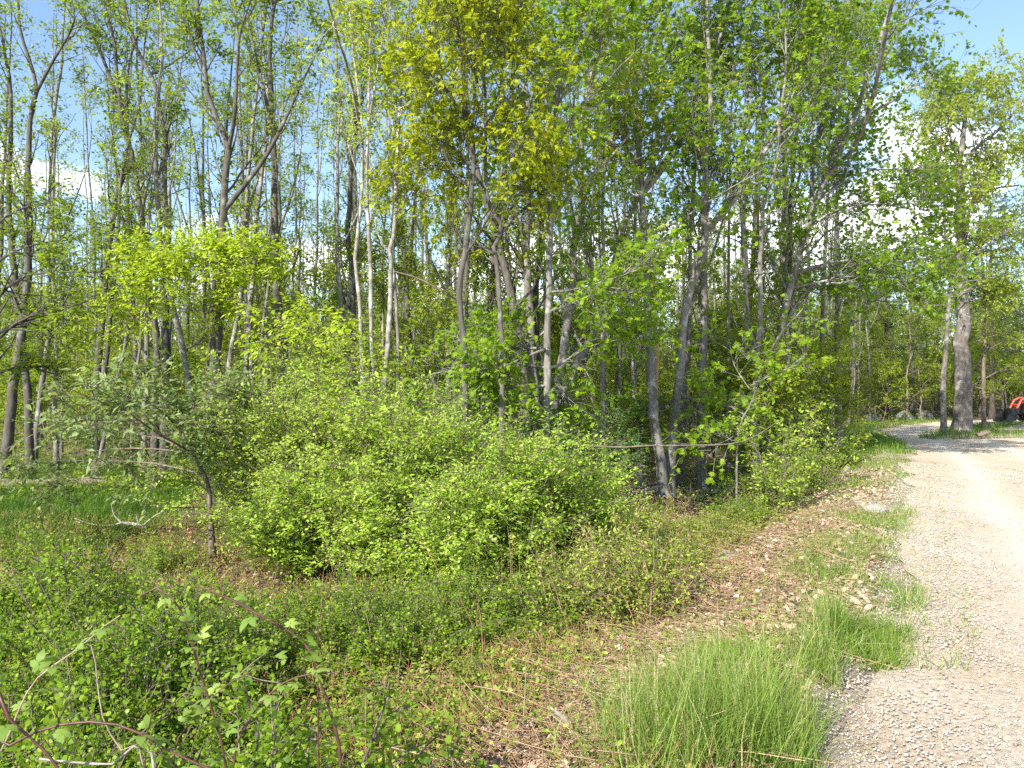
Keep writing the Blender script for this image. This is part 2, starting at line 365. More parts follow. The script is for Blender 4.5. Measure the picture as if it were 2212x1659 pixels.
def gravel_mat():
    m, t = mat_new('gravel')
    o = N(t, 'ShaderNodeOutputMaterial'); b = N(t, 'ShaderNodeBsdfPrincipled'); b.inputs['Roughness'].default_value = 0.92; b.inputs['Specular IOR Level'].default_value = 0.15
    tc = N(t, 'ShaderNodeTexCoord')
    mp = N(t, 'ShaderNodeMapping'); mp.inputs['Rotation'].default_value = (0, 0, math.radians(26)); mp.inputs['Scale'].default_value = (1, .22, 1)
    t.links.new(tc.outputs['Object'], mp.inputs[0])
    n1 = N(t, 'ShaderNodeTexNoise'); n1.inputs['Scale'].default_value = 26; n1.inputs['Detail'].default_value = 9; n1.inputs['Roughness'].default_value = 0.8
    n2 = N(t, 'ShaderNodeTexNoise'); n2.inputs['Scale'].default_value = 1.1; n2.inputs['Detail'].default_value = 6; n2.inputs['Roughness'].default_value = 0.6
    v = N(t, 'ShaderNodeTexVoronoi'); v.inputs['Scale'].default_value = 55
    t.links.new(tc.outputs['Object'], n1.inputs['Vector']); t.links.new(tc.outputs['Object'], v.inputs['Vector']); t.links.new(mp.outputs[0], n2.inputs['Vector'])
    r1 = ramp(t, [(0.28, (.29, .245, .195)), (0.5, (.45, .395, .33)), (0.72, (.60, .55, .48))]); t.links.new(n1.outputs[0], r1.inputs[0])
    rv = ramp(t, [(0.0, (.7, .66, .6)), (0.5, (.95, .94, .92)), (1, (1.25, 1.25, 1.25))])
    sp = N(t, 'ShaderNodeSeparateColor'); t.links.new(v.outputs['Color'], sp.inputs[0]); t.links.new(sp.outputs[0], rv.inputs[0])
    m1 = N(t, 'ShaderNodeMix', data_type='RGBA', blend_type='MULTIPLY'); m1.inputs[0].default_value = 0.5
    t.links.new(r1.outputs[0], m1.inputs[6]); t.links.new(rv.outputs[0], m1.inputs[7])
    r2 = ramp(t, [(0.32, (.88, .79, .67)), (0.52, (1, .95, .87)), (0.7, (1.12, 1.08, 1.02))]); t.links.new(n2.outputs[0], r2.inputs[0])
    m2 = N(t, 'ShaderNodeMix', data_type='RGBA', blend_type='MULTIPLY'); m2.inputs[0].default_value = 1
    t.links.new(m1.outputs[2], m2.inputs[6]); t.links.new(r2.outputs[0], m2.inputs[7])
    at = N(t, 'ShaderNodeAttribute', attribute_name='tint'); mf = N(t, 'ShaderNodeMath', operation='MULTIPLY'); mf.inputs[1].default_value = .6; t.links.new(at.outputs['Fac'], mf.inputs[0])
    m3 = N(t, 'ShaderNodeMix', data_type='RGBA'); t.links.new(mf.outputs[0], m3.inputs[0]); t.links.new(m2.outputs[2], m3.inputs[6]); m3.inputs[7].default_value = (.56, .50, .425, 1)
    t.links.new(m3.outputs[2], b.inputs['Base Color'])
    bp = N(t, 'ShaderNodeBump'); bp.inputs['Strength'].default_value = 0.8; bp.inputs['Distance'].default_value = 0.02
    t.links.new(n1.outputs[0], bp.inputs['Height']); t.links.new(bp.outputs[0], b.inputs['Normal']); t.links.new(b.outputs[0], o.inputs[0])
    return m
M['ground'] = ground_mat(); M['gravel'] = gravel_mat()

# ------------------------------------------------------------------ ground and road
def axis(lo, hi, f0, f1, step, k=1.12):
    a = list(np.arange(f0, f1, step)); s = step
    while a[-1] < hi: s *= k; a.append(a[-1] + s)
    s = step; b = [f0]
    while b[-1] > lo: s *= k; b.append(b[-1] - s)
    return np.array(b[:0:-1] + a)
gx = axis(-900, 900, -8, 8, 0.12); gy = axis(-120, 1500, 2, 14, 0.12, 1.07)
GX, GY = np.meshgrid(gx, gy); GZ = hgt(GX, GY)
nearw = np.exp(-((GY - 7) / 9) ** 2) * (xe(GY) - GX > 0.2)
GZ = GZ + nearw * 0.05 * (fbm(GX * 5, GY * 5) - 0.5)
nx, ny = len(gx), len(gy)
idx = np.arange(nx * ny).reshape(ny, nx)
q = np.stack([idx[:-1, :-1], idx[:-1, 1:], idx[1:, 1:], idx[1:, :-1]], -1).reshape(-1, 4)
dr = (xe(GY) - GX)
gt = np.clip(1.15 - dr * 0.40, 0, 1) * np.clip((70 - GY) / 30, 0, 1)
g = link('ground', np_mesh('ground', np.stack([GX, GY, GZ], -1).reshape(-1, 3), q, M['ground'], gt.ravel(), True), kind='structure')

rx = axis(-2, 60, 0, 16, 0.14, 1.08); ry = axis(-12, 52, 1.5, 18, 0.14, 1.05)
RX, RY = np.meshgrid(rx, ry); sd = road_sd(RX, RY)
e = 0.05
gxd = (road_sd(RX + e, RY) - road_sd(RX - e, RY)) / (2 * e); gyd = (road_sd(RX, RY + e) - road_sd(RX, RY - e)) / (2 * e)
g2 = np.maximum(gxd ** 2 + gyd ** 2, 0.05)
st = np.where(sd < 0, np.clip(-sd, 0, 0.5), 0)
RX2 = RX + gxd / g2 * st; RY2 = RY + gyd / g2 * st
RZ = hgt(RX2, RY2) + 0.018 + 0.014 * (fbm(RX2 * 3, RY2 * 3) - 0.5) - 0.012 * (.5 + .5 * np.sin((RX2 - xe(RY2)) * 3.6)) ** 3
ri = np.arange(RX.size).reshape(RX.shape)
cell = (sd[:-1, :-1] > 0) | (sd[:-1, 1:] > 0) | (sd[1:, 1:] > 0) | (sd[1:, :-1] > 0)
q = np.stack([ri[:-1, :-1], ri[:-1, 1:], ri[1:, 1:], ri[1:, :-1]], -1)[cell]
used = np.unique(q); rm = np.full(RX.size, -1); rm[used] = np.arange(len(used))
VR = np.stack([RX2, RY2, RZ], -1).reshape(-1, 3)[used]
dre = (VR[:, 0] - xe(VR[:, 1])) * .9 + .25 * (fbm(VR[:, 0] * .7, VR[:, 1] * .7) - .5)
trk = sum(np.exp(-((dre - c) / .26) ** 2) for c in (1.15, 2.65, 4.6, 6.1))
link('gravel_road', np_mesh('gravel_road', VR, rm[q], M['gravel'], np.clip(trk, 0, 1), True), kind='structure')

# ------------------------------------------------------------------ trees
SPEC = {
 'wood':   dict(leaf='leaf_wood', bark='bark_dark', tpl=LEAF2, ll=.105, limbs=13, limb_len=(1.1, 2.6), ang=(18, 42), up=.12, subs=5, twigs=3, n=6, t0=.30, tint=.45, tlen=(.25, .6)),
 'woodg':  dict(leaf='leaf_wood', bark='bark_grey', tpl=LEAF2, ll=.10, limbs=9, limb_len=(.9, 2.2), ang=(18, 42), up=.12, subs=4, twigs=3, n=6, t0=.35, tint=.5, tlen=(.25, .55)),
 'maple':  dict(leaf='leaf_maple', bark='bark_grey', tpl=MAPLE, ll=.085, limbs=20, limb_len=(1.4, 3.2), ang=(28, 58), up=.08, subs=7, twigs=4, n=5, t0=.22, tint=.5, tlen=(.25, .6), cluster=True),
 'yellow': dict(leaf='leaf_yellow', bark='bark_dark', tpl=LEAF2, ll=.10, limbs=13, limb_len=(1.2, 3.0), ang=(28, 58), up=.08, subs=6, twigs=4, n=6, t0=.28, tint=.45, tlen=(.25, .5), cluster=True),
 'pale':   dict(leaf='leaf_lime', bark='bark_pale', tpl=LEAF2, ll=.085, limbs=14, limb_len=(.9, 2.2), ang=(25, 50), up=.10, subs=5, twigs=3, n=4, t0=.42, tint=.5, tlen=(.2, .5)),
 'oak':    dict(leaf='leaf_pale', bark='bark_oak', tpl=LEAF2, ll=.15, limbs=20, limb_len=(1.8, 4.0), ang=(40, 75), up=.06, subs=8, twigs=5, n=6, t0=.34, tint=.5, tlen=(.3, .8), cluster=True),
 'sapling': dict(leaf='leaf_wood', bark='stem_grey', tpl=LEAF2, ll=.10, limbs=14, limb_len=(.7, 1.7), ang=(50, 85), up=.03, subs=5, twigs=3, n=7, t0=.22, tint=.6, tlen=(.2, .45)),
}
def trunk_radii(pts, r0, r1):
    s = np.concatenate([[0], np.cumsum(np.linalg.norm(np.diff(pts, axis=0), axis=1))]); t = s / s[-1]
    r = r0 * (1 - t) ** 0.9 + r1 * t
    return r * (1 + 0.55 * np.exp(-s / 0.22))
def tree_geo(rs, leaders, sp, extra=(), limb_scale=1.0, leaf_scale=1.0, dens=1.0):
    """leaders: list of (pts(n,3), rad(n), t0).  extra: list of limb polylines (pts, r0)."""
    wood = []
    LP = []; LR = []
    for k, (pts, rad, t0, wgt) in enumerate(leaders):
        wood.append(tubes([(pts[None], rad[None])], 9 if k == 0 else 7))
        nl = max(3, int(sp['limbs'] * wgt))
        p, d, r, bi, t = spawn(rs, pts[None], rad[None], nl, t0, 0.985, *sp['ang'])
        L = rs.uniform(*sp['limb_len'], nl) * (1.15 - 0.75 * t) * limb_scale
        lp, lr = grow(rs, p, d, L, np.clip(r * 0.42, .008, .07), 6, sp['up'], .13, .25)
        LP.append(lp); LR.append(lr)
    for pts, r0 in extra:
        ln = np.linalg.norm(pts[-1] - pts[0]); sl = smooth_line(pts, 7)
        LP.append(sl[None]); LR.append((r0 * np.linspace(1, .3, 7))[None])
        p, d, r, bi, t = spawn(rs, sl[None], np.full((1, 7), r0), int(2 + sp.get('en', 1.4) * ln), .25, 1.0, 25, 65)
        d = norm(d * np.array([1, 1, .55]))
        lp, lr = grow(rs, p, d, rs.uniform(.18, .36, len(p)) * ln + .2, np.full(len(p), r0 * .5), 6, .03, .13, .25)
        LP.append(lp); LR.append(lr)
    LP = np.concatenate(LP); LR = np.concatenate(LR)
    wood.append(tubes([(LP, LR)], 5))
    reach = np.linalg.norm(LP[:, -1] - LP[:, 0], axis=1)
    p, d, r, bi, t = spawn(rs, LP, LR, sp['subs'], .22, 1.0, 25, 60)
    L = np.clip(reach[bi] * rs.uniform(.22, .5, len(p)), .25, 1.8)
    S, Sr = grow(rs, p, d, L, np.clip(r * .6, .004, .03), 4, .05, .17, .3)
    wood.append(tubes([(S, Sr)], 3))
    nt = max(1, int(round(sp['twigs'] * dens)))
    p, d, r, bi, t = spawn(rs, S, Sr, nt, .25, 1.0, 20, 65)
    tl = rs.uniform(*sp['tlen'], len(p))
    d = norm(d + np.array([0, 0, .15]))
    tw = np.stack([p, p + d * tl[:, None]], 1)
    wood.append(tubes([(tw, np.stack([np.full(len(p), .004), np.full(len(p), .002)], 1))], 3))
    V, F, ti = spray_leaves(rs, p, d, tl, sp['n'], sp['ll'] * leaf_scale, sp['tpl'], sp['tint'], cluster=sp.get('cluster', False), droop=.25)
    return join(wood), (V, F, ti)
def build_tree(name, label, cat, base, geo, sp, group=None):
    root = thing(name, label, cat, tuple(base), group)
    (V, F), (LV, LF, ti) = geo
    a = link('trunk', np_mesh('trunk', V, F, M[sp['bark']], None, True), root)
    b = link('crown', np_mesh('crown', LV, LF, M[sp['leaf']], ti), root, kind='stuff')
    KIDS[root.name] = [a, b]
    return root
def fline(pts, D, rs=None, dy=0.0):
    n = len(pts); out_ = []
    for k, p in enumerate(pts):
        dd = D if len(p) == 2 else p[2]
        out_.append(P(p[0], p[1], dd + dy * k / max(1, n - 1)))
    return np.array(out_)
_seed = [1000]
def hero(name, label, kind, D, r, main, forks=(), limbs=(), H=14.0, t0=None, dens=1.0, limb_scale=1.0, weight=1.0, cat='tree', group=None, lean=0.0, top=True, tint=None, fork_top=True, leaf=None):
    _seed[0] += 1; rs = RS(_seed[0]); H = min(H, 1.6 + .5 * D + .9); sp = dict(SPEC[kind]); r = r * (.74 if kind != 'oak' else .95)
    if tint is not None: sp['tint'] = tint
    if leaf: sp['leaf'] = leaf
    pts = fline(main, D, dy=rs.normal(0, .35))
    d0 = pts[0] - pts[1]; gz = float(hgt(pts[0, 0], pts[0, 1]))
    if pts[0, 2] > gz + .05:
        k = (pts[0, 2] - gz + .12) / max(.2, -d0[2]); ex = np.clip(d0[:2] * k, -.5, .5)
        b = np.array([pts[0, 0] + ex[0], pts[0, 1] + ex[1], 0]); b[2] = float(hgt(b[0], b[1])) - .12
        pts = np.concatenate([[b], pts])
    else: pts[0, 2] = gz - .12
    base = pts[0] + np.array([0, 0, .12])
    def extend(q, top_z):
        if q[-1, 2] >= top_z - .5: return q
        d = norm(q[-1] - q[-2]); cur = q[-1]; add = []
        while cur[2] < top_z:
            d = norm(d + rs.normal(0, .07, 3) + np.array([0, 0, .12])); cur = cur + d * 0.9; add.append(cur)
        return np.concatenate([q, add])
    if top: pts = extend(pts, H)
    pl = smooth_line(pts, max(14, int(len(pts) * 3)))
    pl[1:-1] += rs.normal(0, r * .12, pl[1:-1].shape) * np.array([1, 1, 0])
    rad = trunk_radii(pl, r, r * .12)
    tz = t0 if t0 is not None else SPEC[kind]['t0']
    leaders = [(pl - base, rad, tz, weight)]
    for f in forks:
        q = fline(f, D, dy=rs.normal(0, .8))
        if fork_top and q[-1, 2] > 4: q = extend(q, H - rs.uniform(.5, 2.5))
        # start on the trunk surface
        j = np.argmin(np.linalg.norm(pl - q[0], axis=1)); q[0] = pl[j]
        ql = smooth_line(q, 12); rf = min(rad[j] * .72, r * .55, .0085 * np.linalg.norm(q[-1] - q[0]) + .01)
        leaders.append((ql - base, rf * (1 - np.linspace(0, 1, 12)) ** .8 + r * .08, .25, weight * .55))
    ex = []
    for lb in limbs:
        q = fline(lb, D, dy=rs.normal(0, .9)); j = np.argmin(np.linalg.norm(pl - q[0], axis=1))
        dyj = pl[j, 1] - q[0, 1]; q[:, 1] += dyj; q[0] = pl[j]
        ex.append((q - base, min(rad[j] * .45, .05)))
    geo = tree_geo(rs, leaders, sp, ex, limb_scale, 1.0, dens)
    return build_tree(name, label, cat, base, geo, sp, group)

def c1(*p): return [(x / 3, y / 3) for x, y in p]                       # left upper
def c2(*p): return [(738 + x / 3, y / 3) for x, y in p]
def c3(*p): return [(1475 + x / 3, y / 3) for x, y in p]
def c4(*p): return [(x / 3, 553 + y / 3) for x, y in p]
def c5(*p): return [(738 + x / 3, 553 + y / 3) for x, y in p]
def c6(*p): return [(1475 + x / 3, 553 + y / 3) for x, y in p]
def c7(*p): return [(x / 3, 1106 + y / 3) for x, y in p]
def c8(*p): return [(738 + x / 3, 1106 + y / 3) for x, y in p]

LG = 'dark trunks at the edge of the wood by the grass clearing'
hero('forest_tree', 'dark tree forking high into a wide V at the outer end of the clearing', 'wood', 19, .17,
     c4((30, 1380), (80, 900), (140, 500)) + c1((185, 1640), (180, 1000), (195, 760), (235, 560), (130, 200), (115, 0)), forks=[c1((235, 560), (330, 420), (480, 140), (440, -60))], H=14)
hero('forest_tree', 'straight dark tree standing beside the wide V-forked one', 'wood', 20, .15, c4((195, 1400), (180, 900)) + c1((60, 1400), (75, 900), (60, 500), (0, 180)), H=14)
hero('forest_tree', 'slim dark tree leaning away from the clearing', 'woodg', 21, .11, c4((225, 1280), (290, 700), (330, 350)) + c1((330, 1000), (400, 400)), H=13)
hero('forest_tree', 'reddish brown trunked tree with a close twin stem behind the pale-leaved sapling', 'wood', 19.5, .14,
     c4((622, 1440), (620, 900), (640, 600), (670, 300), (700, 0)) + c1((770, 1200), (860, 1050), (790, 760), (740, 300), (680, 40)), forks=[c4((630, 1100), (690, 700), (720, 300), (760, 0)) + c1((790, 1100), (900, 700), (930, 350))], H=14)
hero('forest_tree', 'thin tree slanting across two darker trunks by the pale-leaved sapling', 'woodg', 18.5, .075, c4((670, 1200), (730, 900), (800, 640), (840, 350)), H=9)
hero('forest_tree', 'dark tree with a bent trunk and three rising limbs', 'wood', 20, .15,
     c4((1010, 900), (1020, 600), (980, 300), (940, 0)) + c1((940, 1640), (900, 1300), (860, 1050), (800, 760), (680, 400), (540, 100)),
     forks=[c1((830, 860), (820, 600), (860, 320), (1000, 0)), c1((800, 760), (740, 300), (700, -50))], H=14)
hero('forest_tree', 'dark upright tree with a curved leader next to the bent three-limbed tree', 'wood', 19, .16,
     c4((1070, 900), (1080, 500), (1060, 300)) + c1((1090, 1600), (1060, 1250), (1075, 950), (1060, 850), (1000, 540), (870, 280), (820, 40)),
     forks=[c1((1000, 540), (1100, 420), (1270, 300))], limbs=[c1((1060, 1560), (860, 1500), (640, 1450))], H=14)
hero('forest_tree', 'leaning dark tree with a low forked stub', 'woodg', 18, .12, c4((1215, 760), (1140, 400), (1060, 60)) + c1((1010, 1000), (1040, 500)), limbs=[c4((1215, 660), (1290, 560), (1340, 470))], H=13)
hero('forest_tree', 'stout dark tree with a tall open Y fork rising beside the big bush', 'wood', 15, .165,
     c4((1380, 1420), (1380, 900), (1400, 550), (1430, 300), (1450, 0)) + c1((1440, 1500), (1470, 1080), (1470, 930), (1350, 600), (1300, 250), (1270, -40)),
     forks=[c1((1470, 930), (1520, 750), (1540, 380), (1560, 200), (1640, -40)), c1((1470, 1380), (1700, 1050), (1850, 770), (1950, 550), (2090, 260))], t0=.5, H=12.5)
hero('forest_tree', 'slender grey tree leaning slightly behind the Y-forked tree', 'woodg', 18, .10, c4((1430, 1180), (1480, 750), (1520, 500), (1560, 300)) + c1((1600, 1250), (1650, 700)), H=13)
hero('forest_tree', 'straight slender tree between the Y-forked tree and the bush', 'woodg', 19, .11, c4((1580, 920), (1610, 500), (1640, 100)) + c1((1650, 1500), (1700, 1100), (1740, 700), (1700, 300), (1690, 0)), H=14)
hero('forest_tree', 'dark thick trunk rising straight out of the top of the bush', 'wood', 16, .15,
     c4((1850, 900), (1830, 500), (1790, 200)) + c1((1790, 1640), (1780, 1100), (1760, 700), (1750, 300), (1780, 0)), forks=[c1((1760, 900), (1690, 500), (1600, 100))], H=13)
hero('forest_tree', 'dark trunk just behind the three pale stems', 'wood', 18, .14, c5((65, 790), (70, 400), (60, 0)) + c2((40, 1500), (80, 900), (100, 500), (60, 0)), forks=[c2((70, 1000), (160, 500), (290, 100))], H=14)
TR = 'trio of pale mottled stems rising from the bush'
hero('pale_barked_tree', 'left-leaning pale mottled stem of the trio, the thinnest one', 'pale', 13.2, .062, c5((150, 960), (135, 830), (120, 400), (95, 100)) + c2((90, 1640), (130, 1250), (130, 800), (95, 500), (40, 0)), forks=[c2((130, 900), (60, 500), (0, 330))], H=13, group=TR)
hero('pale_barked_tree', 'straight pale mottled stem in the middle of the trio', 'pale', 13.4, .070, c5((195, 980), (195, 800), (190, 400), (185, 0)) + c2((180, 1640), (165, 1100), (180, 600), (185, 250), (190, -40)), forks=[c2((170, 800), (240, 400), (300, 60))], H=13.5, group=TR)
hero('pale_barked_tree', 'pale mottled stem of the trio with a kink and branching top', 'pale', 13.0, .074, c5((265, 990), (280, 800), (310, 400), (320, 0)) + c2((312, 1600), (348, 1470), (360, 1000), (380, 650), (400, 350), (430, 150), (440, -40)), forks=[c2((395, 500), (480, 300), (640, 60)), c2((365, 1000), (520, 820), (640, 650))], H=13, group=TR)
MC = 'stems of the many-stemmed tree behind the bush'
hero('forest_tree', 'outermost stem of the many-stemmed clump, bending over towards the pale trio', 'yellow', 17.5, .17, c5((1190, 900), (1180, 740), (1120, 350), (1040, 0)) + c2((960, 1400), (860, 1050), (800, 700), (700, 400), (600, 100)), forks=[c2((820, 800), (790, 400), (800, 0)), c2((700, 400), (640, 200), (640, 0))], H=14, group=MC, dens=1.1)
hero('forest_tree', 'straight thick stem in the middle of the many-stemmed clump', 'maple', 17.8, .17, c5((1250, 900), (1240, 740), (1220, 400), (1200, 0)) + c2((1200, 1640), (1210, 1000), (1190, 500), (1190, 0)), forks=[c2((1205, 900), (1330, 650), (1180, 380), (1050, 100))], H=14.5, group=MC)
hero('forest_tree', 'stem of the many-stemmed clump arching towards the road', 'maple', 17.2, .16, c5((1395, 900), (1410, 780), (1460, 450), (1500, 150)) + c2((1500, 1640), (1560, 1300), (1660, 1100), (1800, 800), (1950, 500)), forks=[c2((1560, 1300), (1560, 800), (1640, 400))], H=14, group=MC)
hero('forest_tree', 'dark low stem of the many-stemmed clump slanting out over the leaf litter', 'maple', 17.0, .14, c5((1450, 880), (1480, 800), (1580, 600), (1700, 350), (1760, 100)) + c2((1780, 1640), (1900, 1300), (2050, 1100)), H=11, group=MC)
hero('forest_tree', 'second upright stem of the many-stemmed clump beside a thin vine-like shoot', 'yellow', 18.2, .12, c5((1275, 900), (1270, 600), (1260, 200)) + c2((1290, 1640), (1290, 1350), (1230, 900), (1090, 400)), H=13, group=MC)
hero('maple_tree', 'light grey lichen-spotted trunk in front of the many-stemmed clump', 'maple', 12.5, .10, c5((1325, 1200), (1330, 700), (1340, 300), (1350, 0)) + c2((1350, 1640), (1360, 1300), (1380, 900), (1400, 500), (1450, 0)),
     forks=[c2((1355, 1500), (1470, 1280), (1700, 1060)), c2((1375, 1000), (1600, 600), (1700, 200))],
     limbs=[c5((1340, 760), (1420, 700), (1600, 590), (1850, 530)), c5((1330, 760), (1150, 705), (900, 750), (650, 745)), c5((1330, 520), (1250, 540), (1130, 570)), c5((1335, 800), (1200, 850), (1050, 840)), c5((1335, 800), (1400, 900), (1470, 930)),
            c5((1340, 250), (1500, 220), (1750, 150), (2000, 60)), c5((1340, 350), (1450, 330), (1600, 260), (1800, 240)), c5((1330, 560), (1100, 600), (800, 640)), c5((1330, 600), (1180, 660), (950, 760))], H=12, dens=1.1, t0=.45)
hero('forest_tree', 'mottled stem with a forked crooked top between trio and clump', 'yellow', 11.6, .07, c5((1035, 930), (1035, 600), (1030, 400), (1010, 100)) + c2((990, 1640), (1000, 1560), (1040, 1470), (950, 1300), (935, 1000)), forks=[c2((1040, 1470), (1120, 1400), (1330, 1250))], limbs=[c2((950, 1350), (1200, 1180), (1330, 1150))], H=8.2, t0=.55, dens=1.2)
hero('yellow_leaf_tree', 'yellow-green flowering tree between the pale trio and the maples', 'yellow', 11.8, .085, c5((800, 900), (790, 500), (760, 200)) + c2((800, 1600), (860, 1100), (820, 700), (760, 300), (740, -40)), forks=[c2((840, 1000), (1000, 700), (1060, 300)), c2((830, 800), (640, 500), (600, 100))],
     limbs=[c2((850, 1150), (1050, 950), (1200, 920)), c2((850, 1250), (600, 1080), (400, 1150)), c2((860, 1100), (700, 950), (560, 900))], H=12.5, dens=1.5, t0=.4, weight=1.3)
hero('forest_tree', 'thin straight grey tree between the clump and the twin trunks', 'maple', 16, .07, c5((1692, 990), (1690, 600), (1700, 200)) + c2((1700, 1640), (1690, 1400), (1720, 900), (1760, 400)), H=13, weight=.8)
TW = 'twin trunks joined at the base above the leaf litter'
hero('maple_tree', 'twin trunk tree, the stem nearer the bush leaning away from its twin', 'maple', 16.2, .155, c5((2085, 1520), (2060, 1300), (2020, 1000), (2000, 600), (1990, 450), (1960, 0)) + c2((1960, 1640), (1950, 1200), (1900, 700), (1880, 200)), forks=[c2((1955, 1300), (2080, 1100), (2200, 900))], H=14, group=TW, t0=.35)
hero('maple_tree', 'twin trunk tree, the stem nearer the road with a knot hole and cut top', 'maple', 16.4, .15, c5((2125, 1520), (2130, 1300), (2165, 1000), (2200, 700), (2230, 300)) + c3((130, 1640), (140, 1200), (180, 700), (160, 300)), forks=[c3((140, 1460), (260, 1400), (420, 1150))], limbs=[c6((20, 900), (-80, 960), (-200, 1000)), c6((10, 870), (150, 960), (350, 980)), c6((10, 880), (100, 1010), (250, 1040)), c6((15, 880), (-100, 1000), (-300, 1010))], H=14, group=TW, t0=.35)
hero('maple_tree', 'tall straight speckled trunk behind the pine seedling', 'maple', 17.5, .145, c6((120, 1430), (125, 900), (140, 400), (140, 100)) + c3((140, 1640), (150, 1200), (170, 700), (210, 300), (240, 0)), forks=[c3((150, 1000), (260, 600), (330, 300)), c3((160, 1460), (300, 1300), (440, 1100))], H=15, t0=.33)
hero('maple_tree', 'pale lichened tree with a thin split top beside the leaning tree', 'maple', 17, .095, c6((475, 1420), (465, 900), (490, 500), (500, 100)) + c3((530, 1300), (600, 1100), (640, 700)), forks=[c6((470, 700), (430, 400), (400, 150)) + c3((380, 1300), (400, 900))], H=13.5)
hero('maple_tree', 'leaning grey tree spreading long limbs towards the gravel road', 'maple', 19, .15, c6((545, 1080), (600, 650), (660, 350), (720, 100)) + c3((830, 1400), (930, 1150), (1050, 900), (1150, 650), (1250, 350)),
     forks=[c3((930, 1150), (1000, 900), (1200, 750), (1380, 640)), c3((800, 1450), (850, 1000), (950, 600), (960, 200)), c3((940, 1150), (1080, 1000), (1180, 800))],
     limbs=[c6((650, 480), (760, 260), (900, 150), (1200, 100)), c3((780, 1500), (1000, 1360), (1300, 1350), (1650, 1330)), c6((700, 120), (1000, 60), (1300, -20), (1560, 20)), c6((690, 200), (900, 170), (1100, 140), (1400, 180)), c6((700, 150), (900, 60), (1200, 30), (1500, 60)), c3((880, 1300), (1100, 1150), (1400, 1130), (1550, 1180))], H=15.5, dens=1.3, t0=.3, weight=1.2, tint=.42)  # darker leaf tint stands in for shade on the boughs over the road
hero('forest_tree', 'dark straight tree just behind the leaning grey tree', 'wood', 21, .12, c6((670, 1120), (690, 500), (690, 100)) + c3((700, 1300), (740, 800)), H=14)
hero('forest_tree', 'slim straight tree at the grassy bend of the road', 'woodg', 25, .11, c6((890, 1150), (900, 600), (910, 200)) + c3((930, 1500), (950, 900)), H=15)
hero('maple_tree', 'tall leafy tree topping the wood where the sky opens', 'maple', 24, .15, c6((1010, 1130), (1005, 700), (1000, 200)) + c3((1000, 1300), (1010, 800), (1000, 300)), forks=[c3((1005, 900), (1150, 500), (1230, 150)), c3((1000, 1100), (850, 700), (850, 200))], H=13.5, dens=1.25, weight=1.2, tint=.45)
hero('oak_tree', 'big lichened oak with bare dead top limbs on the grassy island', 'oak', 30, .36, c6((1810, 1130), (1810, 500), (1800, 0)) + c3((1800, 1640), (1800, 1350), (1790, 1150), (1800, 950), (1830, 800), (1800, 600)),
     forks=[c3((1800, 1150), (1900, 960), (2060, 830), (2210, 640), (2260, 500)), c3((1800, 1400), (1870, 1330), (2000, 1230), (2180, 1200)), c3((1800, 1080), (1740, 900), (1660, 700))], limbs=[c6((1800, 240), (1720, 160), (1630, 80)), c6((1820, 270), (1900, 262), (2010, 255))], H=13, dens=1.2, t0=.5, fork_top=False)
hero('oak_tree', 'slimmer tree close beside the big oak on the grassy island', 'oak', 29.5, .12, c6((1690, 1150), (1690, 800), (1720, 400), (1730, 100)) + c3((1700, 1500), (1690, 1250)), H=9.5, t0=.45, dens=.9, weight=.7)
hero('sapling', 'dark slender young tree between the big oak and the loader tractor', 'sapling', 31, .12, c6((1950, 1110), (1950, 800), (1955, 500), (1950, 200)), H=9, t0=.3, limbs=[c6((1950, 800), (2100, 720), (2250, 700)), c6((1950, 860), (1800, 830), (1700, 800)), c6((1950, 900), (2050, 860), (2120, 860))], dens=1.5)
hero('maple_tree', 'leafy bright green tree at the road edge beyond the oak', 'maple', 34, .16, [(2235, 960), (2230, 700), (2235, 450), (2230, 200)], limbs=[[(2230, 700), (2170, 640), (2120, 600)], [(2230, 620), (2180, 520), (2130, 480)], [(2230, 760), (2160, 750), (2100, 760)], [(2230, 820), (2170, 800), (2110, 800)]], H=10.5, dens=1.4, t0=.2, weight=1.4, tint=.8)
hero('sapling', 'bright lime leaved crooked oak sapling growing against the Y-forked tree', 'sapling', 14.2, .06, c4((1420, 1300), (1415, 800), (1400, 510), (1320, 400), (1330, 200), (1350, 70)) + [(470, 540)], limbs=[c4((1320, 310), (1100, 380), (850, 430), (690, 430)), c4((1340, 120), (1200, 60), (1000, 60)), c4((1350, 70), (1480, 0), (1650, -50)), c4((1330, 180), (1180, 160), (980, 200)), c4((1345, 60), (1200, -60), (1000, -20)), c4((1345, 100), (1500, 60), (1700, 0))], top=False, t0=.72, weight=1.2, dens=1.6, tint=.6, leaf='leaf_lime')
hero('forest_tree', 'leafy low-limbed tree reaching out over the outer end of the clearing', 'wood', 15.5, .14, [(-70, 1060), (-60, 800), (-50, 500), (-60, 200)], limbs=[[(-60, 780), (40, 700), (160, 660)], [(-60, 700), (60, 600), (230, 590)], [(-60, 860), (20, 800), (110, 790)], [(-55, 620), (60, 540), (180, 520)], [(-60, 740), (80, 690), (210, 700)], [(-55, 560), (30, 470), (120, 440)]], dens=1.5, t0=.35, tint=.5)
hero('sapling', 'slender yellow-green ash sapling whose level branch crosses before the straight dark trunk', 'sapling', 12.6, .03, [(835, 1000), (790, 790), (740, 720)], limbs=[c4((2230, 700), (2000, 590), (1850, 540), (1600, 560)), c4((2230, 600), (2100, 520), (1980, 440)), c4((2200, 680), (2080, 600), (1950, 560))], top=False, t0=.6, weight=.4, dens=.8, tint=.7, leaf='leaf_lime')
print('heroes done', flush=True)

